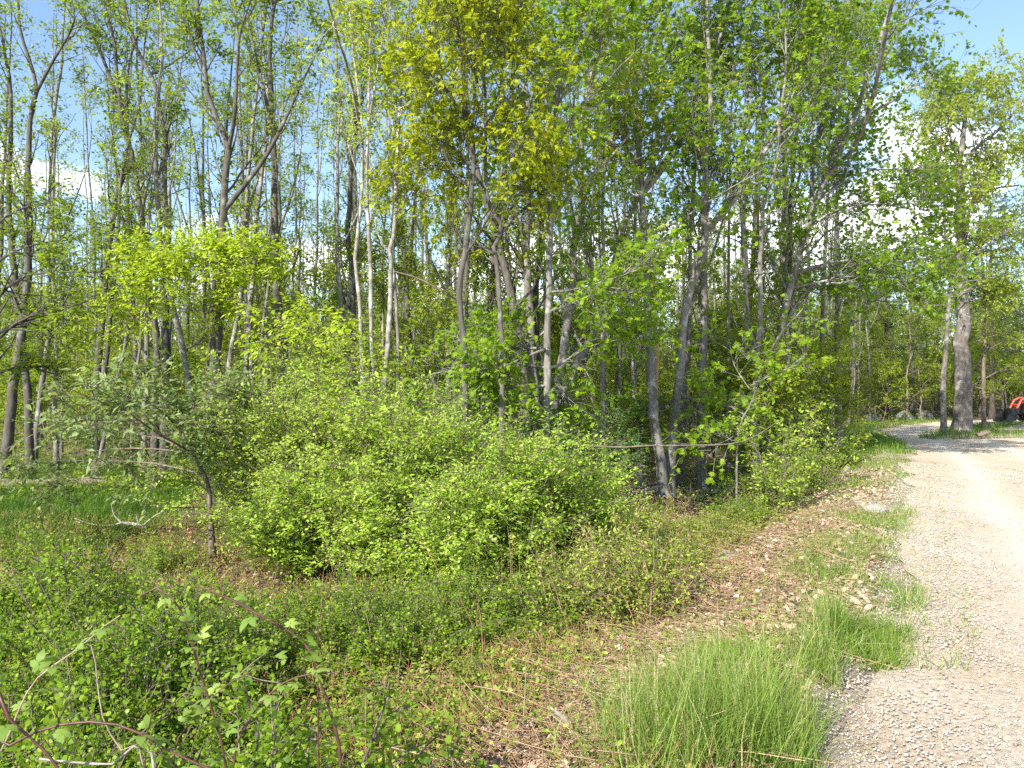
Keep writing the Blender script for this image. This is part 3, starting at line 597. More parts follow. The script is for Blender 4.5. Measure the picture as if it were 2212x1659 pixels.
# background wood: a few prototypes, copied
def proto(kind, seed, H, r, t0, **kw):
    rs = RS(seed); sp = dict(SPEC[kind]); sp.update(kw.pop('sp', {}))
    n = 16; z = np.linspace(0, H, n); pl = np.stack([np.cumsum(rs.normal(0, .045, n)), np.cumsum(rs.normal(0, .045, n)), z - .12], 1); pl[:, :2] -= pl[0, :2]
    rad = trunk_radii(pl, r, r * .12); leaders = [(pl, rad, t0, 1.0)]
    for k in range(kw.pop('forks', 1)):
        j = int(n * rs.uniform(.35, .65)); a = rs.uniform(0, 6.28)
        d = np.array([math.cos(a) * .5, math.sin(a) * .5, 1])
        fp, fr = grow(rs, pl[j][None], d[None], np.array([(H - z[j]) * .85]), np.array([rad[j] * .7]), 11, .1, .06, .15)
        leaders.append((fp[0], fr[0], .2, .5))
    geo = tree_geo(rs, leaders, sp, (), **kw)
    return geo, sp
protos = []
kinds = [('wood', 16, .12, .34), ('woodg', 15, .085, .38), ('wood', 17, .14, .40), ('woodg', 14, .07, .34), ('maple', 15, .11, .26), ('woodg', 16, .10, .42), ('yellow', 13, .09, .36), ('wood', 14, .10, .28)]
for k, (kd, H, r, t0) in enumerate(kinds):
    pole = k in (1, 3); sp0 = SPEC[kd]
    geo, sp = proto(kd, 500 + k, H, r * (.75 if pole else .85), t0 + .12 if pole else t0 - .12, forks=0 if pole else 1 + k % 2, sp=dict(tpl=LEAF2, twigs=3, n=5, ll=.115, limbs=5 if pole else (10 if kd != 'maple' else 16), limb_len=(.6, 1.6) if pole else sp0['limb_len'], subs=4 if pole else 5))
    protos.append((geo, sp))
BG_LAB = ['forked dark-barked tree ', 'thin grey pole-like tree ', 'tall dark high-crowned tree ', 'very thin straight young tree ', 'leafy green maple ', 'grey high-crowned tree ', 'small yellowish-leaved tree ', 'dark low-branched tree ']
BG_NAME = ['forest_tree', 'forest_tree', 'forest_tree', 'forest_tree', 'maple_tree', 'forest_tree', 'yellow_leaf_tree', 'forest_tree']
roots = [None] * len(protos)
def zone(u, y):
    a = 'behind the grass clearing' if u < 480 else 'behind the big bush' if u < 900 else 'behind the many-stemmed clump' if u < 1350 else 'behind the twin trunks' if u < 1750 else 'behind the road bend'
    return a + (', just inside the wood' if y < 27 else ', farther into the wood' if y < 45 else ', deep in the wood')
rb = RS(77)
placed = []
def free(x, y, dmin):
    for a, b in placed:
        if (a - x) ** 2 + (b - y) ** 2 < dmin * dmin: return False
    return True
def in_wood(x, y):
    if y < 16: return False
    if xe(y) - x < (2.2 if y < 36 else 2.5): return False
    return True
want = 330; tries = 0; cnt = 0
while cnt < want and tries < 20000:
    tries += 1
    y = 17.5 + 72 * rb.random() ** 1.25; u = rb.uniform(-80, 2290)
    x = (u - 1106) / FPX * y
    if u > 1950 and y < 50: continue
    if not in_wood(x, y) or not free(x, y, .6 + y * .010): continue
    if x < -5 and y < 18.8: continue
    k = int(rb.choice(len(protos), p=[.09, .28, .06, .34, .08, .07, .03, .05])); placed.append((x, y)); cnt += 1
    z = float(hgt(x, y)); s = min(rb.uniform(.8, 1.12), (2.6 + .5 * y) / 15)
    if u > 1830: s *= .82 + .14 * rb.random()
    if roots[k] is None:
        roots[k] = build_tree(BG_NAME[k], BG_LAB[k] + zone(u, y), 'tree', (x, y, z), *protos[k], 'trees standing in the wood')
        roots[k].scale = (s, s, s)
    else:
        dup(roots[k], (x, y, z), rb.uniform(0, 6.28), (s, s * rb.uniform(.9, 1.1)), BG_LAB[k] + zone(u, y), 'trees standing in the wood', (rb.normal(0, .035), rb.normal(0, .035)))
for k, (x, y, kk, s) in enumerate([(-12.6, 5.2, 0, .8), (-15.0, 7.6, 7, .85), (-13.4, 9.8, 4, .75), (-16.5, 4.0, 0, .8), (-11.8, 2.4, 7, .7)]):
    dup(roots[kk], (x, y, float(hgt(x, y))), k * 2.1, (s, s), 'tree bordering the near end of the shaded grass clearing', 'trees at the near end of the clearing')
# understory saplings
sap = []
for k in range(4):
    H = [3.2, 4.5, 5.5, 2.6][k]
    geo, sp = proto('sapling', 700 + k, H, .022 + .004 * H, .15, forks=1, sp=dict(limbs=12 + 2 * k, limb_len=(.6, 1.6)), dens=1.3)
    sap.append((geo, sp))
SAP_LAB = ['small leafy sapling ', 'slim leafy sapling ', 'tall thin flat-layered sapling ', 'low bent sapling ']
sroots = [None] * 4; cnt = 0; tries = 0
while cnt < 300 and tries < 16000:
    tries += 1
    y = 17 + 58 * rb.random(); u = rb.uniform(-60, 2230); x = (u - 1106) / FPX * y
    if not in_wood(x, y) or not free(x, y, .5): continue
    if x < -6 and y < 20: continue
    k = int(rb.integers(4)); cnt += 1; s = rb.uniform(.8, 1.3) * (1 + .012 * max(0, y - 30)); z = float(hgt(x, y)); placed.append((x, y))
    if sroots[k] is None: sroots[k] = build_tree('sapling', SAP_LAB[k] + zone(u, y), 'sapling', (x, y, z), *sap[k], 'saplings under the wood')
    else: dup(sroots[k], (x, y, z), rb.uniform(0, 6.28), (s, s), SAP_LAB[k] + zone(u, y), 'saplings under the wood', (rb.normal(0, .06), rb.normal(0, .06)))
print('background', len(placed), flush=True)

# pines behind the oak
def pine(name, label, x, y, H, seed, r=.16):
    rs = RS(seed); z0 = float(hgt(x, y))
    pl = np.stack([np.zeros(12), np.zeros(12), np.linspace(-.1, H, 12)], 1); rad = trunk_radii(pl, r, .02)
    nb = int(H * 6); zz = rs.uniform(.12 * H, .98 * H, nb); a = rs.uniform(0, 6.28, nb)
    L = (1 - zz / H) * H * .26 + .5
    p = np.stack([0 * zz, 0 * zz, zz], 1); d = np.stack([np.cos(a), np.sin(a), rs.normal(.02, .12, nb)], 1)
    B, Br = grow(rs, p, d, L, np.full(nb, .025), 5, .02, .06, .25)
    q, dd, r_, _, _ = spawn(rs, B, Br, 16, .2, 1, 25, 60)
    S, Sr = grow(rs, q, dd * np.array([1, 1, .4]), rs.uniform(.25, .6, len(q)), np.full(len(q), .006), 2, .03, .1, .4)
    V, F, ti = spray_leaves(rs, S[:, 0], norm(S[:, -1] - S[:, 0]), np.linalg.norm(S[:, -1] - S[:, 0], axis=1), 16, .17, (NEEDLE[0] * np.array([3.0, 1, 1]), NEEDLE[1]), .5, side=.55, droop=-.1)
    sp = dict(bark='bark_pine', leaf='pine')
    return build_tree(name, label, 'pine', (x, y, z0), (join([tubes([(pl[None], rad[None])], 8), tubes([(B, Br)], 4), tubes([(S, Sr)], 3)]), (V, F, ti)), sp)
pine('pine_tree', 'dark green pine with drooping boughs behind the big oak', 28.5, 47.5, 13.5, 41)
pine('pine_tree', 'smaller dark pine near the road end between oak and slim tree', 23.2, 49.5, 11.5, 42)
pine('pine_tree', 'dark pine beside the loader tractor', 33.5, 49.5, 12.0, 43)
# trees beyond the far road, right
for k, (x, y, s, kk) in enumerate([(25.5, 55, .8, 2), (30, 54, .75, 0), (34, 55, .8, 7), (38, 57, .85, 2), (22, 56, .85, 0), (27.5, 60, .9, 4), (32.5, 62, .9, 4), (37, 64, .95, 7), (41, 60, .9, 0), (24, 63, .9, 4), (29, 51.5, .55, 4), (35.5, 52.5, .6, 6), (31.5, 50.8, .55, 7)]):
    dup(roots[kk], (x, y, float(hgt(x, y))), k * 1.3, (s, s * .8), ['leafy tree on the far side of the road beyond the island', 'dark tree on the far side of the road beyond the island'][k % 2], 'trees beyond the far road')

rg_ = RS(124); c_ = 0
while c_ < 22:
    y = rg_.uniform(27, 48); u = rg_.uniform(1250, 1880); x = (u - 1106) / FPX * y
    if not in_wood(x, y): continue
    c_ += 1; dup(roots[[4, 7, 4, 0][c_ % 4]], (x, y, float(hgt(x, y))), c_ * 1.1, (rg_.uniform(.75, .95), rg_.uniform(.7, .9)), ['leafy green tree filling the gap ', 'light-leaved tree filling the gap '][c_ % 2] + zone(u, y), 'leafy trees filling the wood behind the twin trunks')
rf_ = RS(123); labs = ['low-branched young tree in the green wall beyond the road bend', 'sunlit leafy sapling in the green wall beyond the road bend']
for k in range(34):
    y = rf_.uniform(50.5, 66); u = rf_.uniform(1780, 2260); x = fx(u, y) if 'fx' in globals() else (u - 1106) / FPX * y
    if k % 2: dup(sroots[int(rf_.integers(4))], (x, y, float(hgt(x, y))), k * 1.7, (rf_.uniform(1.5, 2.2), rf_.uniform(1.3, 1.9)), labs[1], 'saplings beyond the road bend')
    else: dup(roots[[4, 7, 0][k % 3]], (x, y, float(hgt(x, y))), k * 1.7, (rf_.uniform(.75, 1.0), rf_.uniform(.6, .85)), labs[0], 'young trees beyond the road bend')
# distant wood, one mass
rs = RS(9); nT = 420
ty = rs.uniform(86, 130, nT); tu = rs.uniform(-250, 2450, nT); tx = (tu - 1106) / FPX * ty; tz = hgt(tx, ty); tH = rs.uniform(10, 16, nT) * np.where(tu > 1850, .72, 1)
TP = np.stack([np.stack([tx + rs.normal(0, .3, nT) * k, ty, tz + tH * k / 3], 1) for k in range(4)], 1)
wv = tubes([(TP, np.stack([np.full(nT, .14), np.full(nT, .10), np.full(nT, .07), np.full(nT, .03)], 1))], 5)
w = link('distant_wood', None) if False else None
nS = 62000; bi = rs.integers(0, nT, nS); hh = rs.random(nS) ** 1.5
pos = np.stack([tx[bi], ty[bi], tz[bi] + tH[bi] * hh], 1) + rs.normal(0, 1, (nS, 3)) * np.array([1.5, 1.5, .6])
pos[:, 2] = np.maximum(pos[:, 2], hgt(pos[:, 0], pos[:, 1]) + .2)
V, F, ti = spray_leaves(rs, pos, norm(rs.normal(0, 1, (nS, 3)) * np.array([1, 1, .4])), rs.uniform(.4, 1.0, nS), 6, .27, LEAF2, .5)
dw = thing('distant_wood', 'far wall of green trees closing off the depth of the wood', 'woods', (0, 0, 0)); dw['kind'] = 'stuff'
link('trunks', np_mesh('trunks', *wv, M['bark_grey'], None, True), dw, kind='stuff'); link('foliage', np_mesh('foliage', V, F, M['leaf_wood'], ti), dw, kind='stuff')

# ------------------------------------------------------------------ shrubs
def shrub_geo(rs, rx, ry, H, stems, sprays, n, leaf, tpl, tint, upright=.9, spl=(.22, .5), flat=.45, low=.1):
    a = rs.uniform(0, 6.28, stems); rr = np.sqrt(rs.random(stems))
    b = np.stack([np.cos(a) * rx * .18 * rr, np.sin(a) * ry * .18 * rr, np.full(stems, -.05)], 1)
    d = np.stack([np.cos(a) * rx * rr, np.sin(a) * ry * rr, H * upright * (1.05 - .45 * rr ** 2)], 1)
    L = np.linalg.norm(d, axis=1) * rs.uniform(.75, 1.12, stems)
    S, Sr = grow(rs, b, d, L, rs.uniform(.009, .017, stems) * (H / 1.8) ** .6, 7, -.035, .09, .25)
    p, dd, r, bi, t = spawn(rs, S, Sr, sprays, low, 1.0, 25, 80)
    dd = norm(dd * np.array([1, 1, .55]) + np.array([0, 0, .12]))
    sl = rs.uniform(*spl, len(p)) * (H / 1.8) ** .5
    T, Tr = grow(rs, p, dd, sl, np.full(len(p), .004), 2, .02, .1, .4)
    V, F, ti = spray_leaves(rs, p, dd, sl, n, leaf, tpl, tint, side=1.0, droop=.12, flat=flat, tint_sd=.24)
    return join([tubes([(S, Sr)], 5), tubes([(T, Tr)], 3)]), (V, F, ti)
def build_shrub(name, label, x, y, geo, leafm, stemm, group=None, cat='shrub'):
    root = thing(name, label, cat, (x, y, float(hgt(x, y))), group)
    a = link('stems', np_mesh('stems', *geo[0], M[stemm], None, True), root); b = link('foliage', np_mesh('foliage', geo[1][0], geo[1][1], M[leafm], geo[1][2]), root, kind='stuff')
    KIDS[root.name] = [a, b]; return root
def fx(u, D): return (u - 1106) / FPX * D
BG = 'overlapping shrubs of the big bush'
big = [(640, 10.6, 1.25, 1.05, 2.95, 72, 'leaf_bush', 'tallest rounded green shrub of the big bush, on its clearing side', 11),
       (840, 9.6, 1.35, 1.05, 2.35, 74, 'leaf_bush', 'broad light green shrub in front of the three pale stems', 12),
       (1060, 9.3, 1.3, 1.05, 2.05, 70, 'leaf_bush', 'broad light green shrub of the big bush in front of the lichen-spotted trunk', 13),
       (1190, 9.8, .8, .8, 1.5, 42, 'leaf_bush', 'low light green end of the big bush towards the leaf litter', 14),
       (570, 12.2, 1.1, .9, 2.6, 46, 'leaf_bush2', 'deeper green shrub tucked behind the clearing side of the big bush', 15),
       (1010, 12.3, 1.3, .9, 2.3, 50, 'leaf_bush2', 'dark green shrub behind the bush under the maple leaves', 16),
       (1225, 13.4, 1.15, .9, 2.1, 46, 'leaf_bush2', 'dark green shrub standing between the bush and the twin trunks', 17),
       (720, 8.9, .95, .7, 1.5, 38, 'leaf_bush', 'low front skirt of the big bush over bare brown twigs', 18),
       (1000, 8.4, 1.05, .7, 1.3, 38, 'leaf_bush', 'low front skirt of the big bush above tall dry stems', 19)]
for u, D, rx_, ry_, H, ns, lm, lab, sd_ in big:
    geo = shrub_geo(RS(sd_), rx_, ry_, H, ns, 15, 14, .05, OVAL if False else LEAF2, .5, leaf if False else .9) if False else shrub_geo(RS(sd_), rx_, ry_, H, ns, 30, 16, .050, LEAF2, .62, low=.28)
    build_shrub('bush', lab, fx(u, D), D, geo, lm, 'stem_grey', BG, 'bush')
# low upright yellow-green shrubs: prototypes
lowp = [shrub_geo(RS(60 + k), .5, .5, .62 + .08 * k, 34, 15, 10, .027, ROUND, .5, 1.0, (.08, .20), .6) for k in range(3)]
lowroot = [None] * 3
def lowshrub(k, x, y, s, sz, rz, label, group):
    z = float(hgt(x, y))
    if lowroot[k] is None:
        lowroot[k] = build_shrub('low_shrub', label, x, y, lowp[k], 'leaf_low', 'stem_grey', group); lowroot[k].scale = (s, s, sz)
    else: dup(lowroot[k], (x, y, z), rz, (s, sz), label, group)
rl = RS(31)
G1 = 'low round-leaved shrubs massed beside the brambles'; L1 = 'low dense shrub with small round bright leaves under the bramble canes'
for v in range(40):
    D = rl.uniform(2.7, 7.2); u = rl.uniform(-60, 640 - 60 * (D - 3))
    lowshrub(v % 3, fx(u, D), D, rl.uniform(.75, 1.2), (szv := rl.uniform(.6, 1.3)), rl.uniform(0, 6), ('tall' if szv > 1.0 else 'low') + ' dense small round-leaved shrub ' + ('beneath the arching bramble canes' if D < 4 else 'just behind the bramble canes' if D < 5.5 else 'between the brambles and the clearing grass'), G1)
G2 = 'low upright shrubs in front of the big bush'; L2 = 'low upright yellow-green shrub growing in front of the big bush'
for u, D, s, sz in [(690, 6.8, .7, .75), (760, 7.2, .75, .85), (850, 7.0, .7, .75), (930, 7.4, .7, .7), (660, 7.6, .5, .6), (800, 6.3, .75, .8), (880, 6.1, .8, .85), (980, 6.8, .7, .75), (560, 6.6, .7, .7), (620, 6.0, .7, .7), (1040, 7.6, .7, .7)]:
    lowshrub(int(u) % 3, fx(u, D), D, s, sz, u * .1, L2, G2)
G4 = 'sprawling low shrubs on the slope'; L4 = 'sprawling thin low shrub on the slope between bush and leaf litter'
rq = RS(171); cnt4 = 0
while cnt4 < 26:
    D = rq.uniform(4.3, 9.5); dd_ = rq.uniform(2.2, 4.6); x = float(xe(D)) - dd_
    if abs(x) > .64 * D: continue
    cnt4 += 1; lowshrub(cnt4 % 3, x, D, rq.uniform(.7, 1.2), rq.uniform(.3, .6), rq.uniform(0, 6), L4 + (', near the tall grass' if D < 6 else ', below the twin trunks'), G4)
lowshrub(1, fx(345, 9.2), 9.2, .75, .85, 1.0, 'vase-shaped small shrub alone on the brown leaf litter beside the clearing', 'lone shrubs')
lowshrub(0, fx(285, 7.6), 7.6, .7, .8, 2.0, 'small shrub at the edge of the tan grass patch', 'lone shrubs')
G3 = 'bushy shrubs on the bank between bush and road'; L3 = 'leafy shrub on the bank between the bush and the leaf litter'
for u, D, s, sz in [(1345, 9.4, .8, .7), (1440, 10.2, .9, .5), (1300, 8.3, .9, .65), (1520, 11.5, .9, .55), (1600, 12.8, 1.0, .8), (1670, 14.0, 1.3, 1.2), (1380, 8.0, .8, .55), (1450, 8.6, .8, .5), (1560, 10.6, .9, .6), (1620, 11.6, 1.0, .7), (1730, 16.5, 1.5, 1.3), (1800, 19.5, 1.6, 1.2), (1250, 7.6, .8, .6)]:
    lowshrub(int(u) % 3, fx(u, D), D, s, sz, u * .1, L3, G3)
thinp = [shrub_geo(RS(260 + k), .42, .42, .66 + .12 * k, 10, 13, 10, .036, LEAF2, .45, 1.1, (.12, .28), .5, .12) for k in range(3)]
throot = [None] * 3; rq = RS(271); cnt5 = 0
while cnt5 < 40:
    D = rq.uniform(5.2, 14); dd_ = rq.uniform(1.9, 5.2) + .03 * D; x = float(xe(D)) - dd_; u = x / D * FPX + 1106
    if not (1180 < u < 1800): continue
    k = cnt5 % 3; cnt5 += 1; s_ = rq.uniform(.75, 1.15) * (1 if D < 9 else .8); z = float(hgt(x, D))
    lab = ['thin', 'wiry', 'loose'][k] + ' orange-stemmed thicket plant on the bank ' + ('below the bush' if D < 8 else 'in front of the twin trunks' if u < 1560 else 'towards the road bend')
    if throot[k] is None: throot[k] = build_shrub('thicket_plant', lab, x, D, thinp[k], 'leaf_herb', 'stem_brown', 'thin thicket plants on the bank')
    else: dup(throot[k], (x, D, z), rq.uniform(0, 6), (s_, s_), lab, 'thin thicket plants on the bank', (rq.normal(0, .15), rq.normal(0, .15)))
# tall orange-stemmed thicket shrub
geo = shrub_geo(RS(81), .75, .6, 1.6, 12, 20, 11, .06, LEAF2, .6, 1.1, (.2, .45))
build_shrub('thicket_shrub', 'tall loose shrub with orange-brown bare lower stems beside the leaf litter', fx(1695, 12.4), 12.4, geo, 'leaf_bush', 'stem_grey')
geo = shrub_geo(RS(82), .7, .6, 1.2, 20, 11, 9, .05, LEAF2, .5, 1.1, (.2, .4))
build_shrub('thicket_shrub', 'smaller loose shrub next to the grassy bend of the road', fx(1760, 14.2), 14.2, geo, 'leaf_bush', 'stem_grey')

# pale silvery sapling beside the bush
sp = dict(en=.5, leaf='leaf_silver', bark='stem_grey', tpl=(LANCE[0] * np.array([1.4, 1, 1]), LANCE[1]), ll=.10, limbs=4, limb_len=(.3, .6), ang=(35, 70), up=-.02, subs=7, twigs=4, n=6, t0=.3, tint=.5, tlen=(.14, .3))
rs = RS(55); D = 9.8
ml = fline(c4((1385, 1720), (1350, 1500), (1310, 1400), (1220, 1230), (1150, 1090), (1060, 950), (980, 860)), D, dy=.3)
ml[0, 2] = float(hgt(ml[0, 0], ml[0, 1])) - .05
base = ml[0].copy(); pl = smooth_line(ml, 16); rad = trunk_radii(pl, .042, .008)
ex = []
for lb in [c4((1310, 1400), (1000, 1350), (650, 1330), (330, 1330)), c4((1250, 1300), (950, 1130), (700, 950)), c4((1170, 1100), (1240, 950), (1330, 870)), c4((1250, 1280), (850, 1250), (450, 1280)), c4((1150, 1060), (920, 950), (680, 900)), c4((1220, 1230), (1320, 1160), (1380, 1120)), c4((1250, 1280), (1000, 1180), (850, 1150))]:
    qq = fline(lb, D, dy=rs.normal(0, .9)); j = np.argmin(np.linalg.norm(pl - qq[0], axis=1)); qq[:, 1] += pl[j, 1] - qq[0, 1]; qq[0] = pl[j]; ex.append((qq - base, .016))
geo = tree_geo(rs, [(pl - base, rad, .45, 1.0)], sp, ex)
build_tree('sapling', 'crooked sapling with pale silvery green leaves beside the grass clearing', 'sapling', base, geo, sp)
# thin pale saplings near the leaf litter
sp2 = dict(SPEC['sapling']); sp2.update(leaf='leaf_maple', tpl=MAPLE, ll=.10, bark='bark_grey', limbs=5, limb_len=(.4, .9), subs=3, twigs=2, n=5, tint=.7, cluster=True)
rs = RS(58); ml = fline(c6((345, 1400), (360, 1150), (440, 960), (500, 780)), 13.0); ml[0, 2] = float(hgt(ml[0, 0], 13.0)) - .05; pl = smooth_line(ml, 14)
geo = tree_geo(rs, [(pl - ml[0], trunk_radii(pl, .022, .006), .3, 1.0)], sp2, [(fline(c6((430, 860), (330, 700), (300, 540)), 13) - ml[0], .012), (fline(c6((440, 840), (600, 760), (700, 720)), 13) - ml[0], .012), (fline(c6((360, 1150), (250, 1210), (100, 1240)), 13) - ml[0], .01)])
build_tree('sapling', 'small pale-stemmed maple sapling with bare white twigs near the leaf litter', 'sapling', ml[0], geo, sp2)
print('shrubs done', flush=True)

# ------------------------------------------------------------------ brambles (foreground canes with single leaves)
def compound(seed):
    rs = RS(seed); parts = []
    for a, l in [(0, 1.0), (62, .85), (-62, .85)] + ([(125, .6), (-125, .6)] if seed % 2 else []):
        V0, F0 = OVAL; c, s = math.cos(math.radians(a)), math.sin(math.radians(a))
        V = V0 * l; V = np.stack([V[:, 0] * c + V[:, 1] * s, -V[:, 0] * s + V[:, 1] * c, V[:, 2] - .25 * (V[:, 1] ** 2)], 1)
        V[:, 1] += .35 if a == 0 else .2; parts.append((V, F0))
    st_ = tubes([(np.array([[[0, -.5, .02], [0, 0, 0], [0, .36, 0]]]), np.array([[.022, .018, .012]]))], 3); parts.append(st_)
    V, F = join(parts)
    return np_mesh('leaf', V, F, M['leaf_bramble'], np.clip(.5 + rs.normal(0, .2) + np.zeros(len(V)), 0, 1))
LEAFM = [compound(k) for k in range(4)]
def cane(label, pts, D, r, mat, nleaf, size, seed, dD=0.0, name='bramble_cane', group='arching bramble canes'):
    rs = RS(seed); q = np.array([P(x, y, D + dD * k / max(1, len(pts) - 1)) for k, (x, y) in enumerate(pts)])
    gz = float(hgt(q[0, 0], q[0, 1]))
    if q[0, 2] > gz: q = np.concatenate([[np.array([q[0, 0] + rs.normal(0, .05), q[0, 1] + .05, gz - .03])], q])
    pl = smooth_line(q, 26); base = pl[0].copy()
    root = thing(name, label, 'bramble', tuple(base), group)
    rad = r * np.linspace(1, .45, 26) * (1 + .12 * rs.normal(0, 1, 26))
    link('stem', np_mesh('stem', *tubes([((pl - base)[None], rad[None])], 6), M[mat], None, True), root)
    for k in range(nleaf):
        t = rs.uniform(.3, 1.0); j = min(24, int(t * 25)); p = pl[j] - base; T = norm(pl[j + 1] - pl[j])
        o = link('leaf', LEAFM[int(rs.integers(4))], root)
        s = size * rs.uniform(.6, 1.15); sgn = 1 if k % 2 else -1
        d = norm(np.cross(T, [0, 0, 1]) * sgn + T * .4 + rs.normal(0, .35, 3) + np.array([0, -.2, .15]))
        v = Vector(d); o.rotation_mode = 'QUATERNION'
        zq = v.to_track_quat('Y', 'Z'); o.rotation_quaternion = zq
        o.location = tuple(p + d * s * .5); o.scale = (s, s, s)
    return root
cane('thick dark cane crossing the lower corner of the low shrubs', c7((-120, 1180), (0, 1290), (160, 1430), (330, 1590), (400, 1700)), 1.9, .0085, 'stem_red', 6, .042, 1)
cane('long low red cane arching flat over the low shrubs', c7((-150, 1640), (0, 1550), (300, 1400), (650, 1360), (900, 1430), (1100, 1550), (1390, 1680)), 2.0, .006, 'stem_red', 13, .042, 2)
cane('dark red cane bending into a tight hook above the low shrubs', c7((1470, 1680), (1400, 1370), (1310, 1080), (1250, 870), (1160, 610), (1100, 540), (1020, 490), (910, 545)), 2.5, .0062, 'stem_red', 24, .042, 3)
cane('reddish cane sweeping up and over towards the hooked cane', c7((2210, 1680), (2140, 1290), (2060, 1060), (1980, 850), (1720, 690), (1480, 560), (1270, 480)), 2.7, .0075, 'stem_red', 21, .042, 4)
cane('arching cane curving over towards the dry orange stems', c7((1510, 1680), (1600, 1380), (1700, 1230), (1850, 1100), (2010, 1050), (2200, 1040)), 2.6, .005, 'stem_red', 13, .042, 5)
cane('pale cane turning red towards its leafy tip', c7((-20, 1640), (20, 1540), (160, 1200), (260, 1060), (500, 890), (700, 720), (780, 670)), 2.4, .0048, 'stem_straw', 19, .042, 6)
cane('thin dark upright shoot beside the sweeping cane', c7((2060, 1060), (2070, 700), (2110, 560), (2200, 300)), 2.9, .0045, 'stem_red', 6, .042, 7)
cane('wavy pale dead cane among the low shrubs', c7((940, 1680), (800, 1560), (680, 1370), (640, 1180), (620, 980), (590, 860)), 2.2, .004, 'stem_straw', 0, .042, 8)
cane('grey dead cane lying along the bottom of the low shrubs', c7((1000, 1660), (700, 1640), (400, 1615), (250, 1600)), 2.1, .006, 'dead_wood', 0, .05, 9)
cane('short red cane rising beside the tight hook', c7((950, 1450), (1000, 1330), (1080, 1190)), 2.3, .004, 'stem_red', 7, .042, 10)
cane('leafy green-tipped cane half hidden in the low shrubs', c7((1120, 1660), (1250, 1350), (1500, 1100), (1850, 950)), 2.8, .0045, 'stem_red', 21, .042, 11)

# dry stems standing in the low cover
DRY = 'dry stems standing in the low green cover'
drys = [(c8((1165, 1480), (1190, 1150), (1185, 870), (1120, 810)), 4.2), (c8((1050, 1380), (990, 1130), (950, 990), (905, 940)), 4.3), (c8((930, 880), (905, 730), (885, 610)), 5.4), (c8((1090, 560), (1095, 300), (1075, 90)), 7.8), (c8((1105, 560), (1105, 300), (1110, 140)), 7.7),
        (c8((1150, 460), (1155, 160)), 7.9), (c8((1165, 460), (1210, 230), (1245, 10)), 7.8), (c8((1040, 580), (1038, 270)), 7.4), (c8((1440, 380), (1450, 180)), 8.2), (c8((990, 1390), (930, 1230), (890, 1080)), 4.2), (c8((850, 1330), (760, 1180), (600, 1070)), 4.3), (c8((160, 1640), (155, 1200)), 3.5),
        (c8((780, 1660), (700, 1540), (630, 1440)), 3.4), (c8((600, 1620), (540, 1480), (490, 1330)), 3.5), (c8((2010, 510), (1970, 350), (1900, 180)), 6.9), (c8((2080, 360), (2030, 130)), 7.6), (c8((1930, 690), (1850, 590), (1760, 460)), 6.2), (c8((1980, 690), (1920, 530), (1890, 320)), 6.3), (c8((2160, 580), (2110, 430)), 6.6), (c8((1500, 850), (1450, 700), (1380, 560)), 5.6)]
LDR = 'thin orange-brown dry stem standing up out of the low green cover'
rd = RS(63)
for k in range(46):
    u = rd.uniform(560, 1560); yy = rd.uniform(1180, 1560); Dd = 2.05 * FPX / (yy - 850)
    L = rd.uniform(60, 170); dx = rd.normal(-30, 45)
    drys.append(([(u, yy), (u + dx * .4 + rd.normal(0, 6), yy - L * .55), (u + dx, yy - L)], min(Dd, 8.5)))
for k, (pts, D) in enumerate(drys):
    q = fline(pts, D); gz = float(hgt(q[0, 0], q[0, 1])); q[0, 2] = min(q[0, 2], gz - .02); q = np.concatenate([q[:1], q[1:]])
    if q[0, 2] < gz - .3: q[0, 2] = gz - .05
    pl = smooth_line(q, 9); base = pl[0].copy(); r = rd.uniform(.0022, .0042)
    o = link('dry_stem', np_mesh('dry_stem', *tubes([((pl - base)[None], (r * np.linspace(1.1, .5, 9))[None])], 5), M['stem_orange' if k % 3 else 'stem_straw'], None, True), None, tuple(base))
    tag(o, LDR, 'dry stem', DRY)

# ------------------------------------------------------------------ ground cover scatter
def view_pts(rs, n, y0, y1, u0, u1, pw=1.0):
    """points spread evenly over the ground inside the fan of view"""
    y = np.sqrt(rs.uniform(y0 ** 2, y1 ** 2, n)) if pw == 1.0 else y0 + (y1 - y0) * rs.random(n) ** pw
    x = (rs.uniform(u0, u1, n) - 1106) / FPX * y
    return x, y
def upn(rs, n, s): return norm(np.array([0, 0, 1.0]) + rs.normal(0, s, (n, 3)))
def flatd(rs, n, z=.1):
    a = rs.uniform(0, 6.28, n); return norm(np.stack([np.cos(a), np.sin(a), rs.normal(0, z, n)], 1))
# leaf litter
rs = RS(21)
x1, y1 = view_pts(rs, 90000, 3.0, 17, 500, 2100, 1.35); d = xe(y1) - x1
pr = np.exp(-((d - 1.6) / 1.1) ** 2) * (d > .2) * (.5 + 1.5 * sstep(.40, .62, fbm(x1 * 1.1, y1 * 1.1))) + .18 * (d > .3)
k = rs.random(len(x1)) < pr; x1, y1 = x1[k], y1[k]
x2, y2 = view_pts(rs, 16000, 6.5, 26, -60, 1900); d = xe(y2) - x2
k = (d > .8) & (rs.random(len(x2)) < .25 + .75 * sstep(.48, .6, fbm(x2 * .7 + 9, y2 * .7))); x2, y2 = x2[k], y2[k]
x3, y3 = view_pts(rs, 9000, 26, 60, 100, 2240); k = (road_sd(x3, y3) < -.6); x3, y3 = x3[k], y3[k]
tq = P(1440, 1060, 15.6); x4 = rs.normal(tq[0], 1.1, 4200); y4 = rs.normal(tq[1], 1.3, 4200)
X = np.concatenate([x1, x2, x3, x4]); Y = np.concatenate([y1, y2, y3, y4]); n = len(X)
pos = np.stack([X, Y, hgt(X, Y) + rs.uniform(.005, .045, n)], 1)
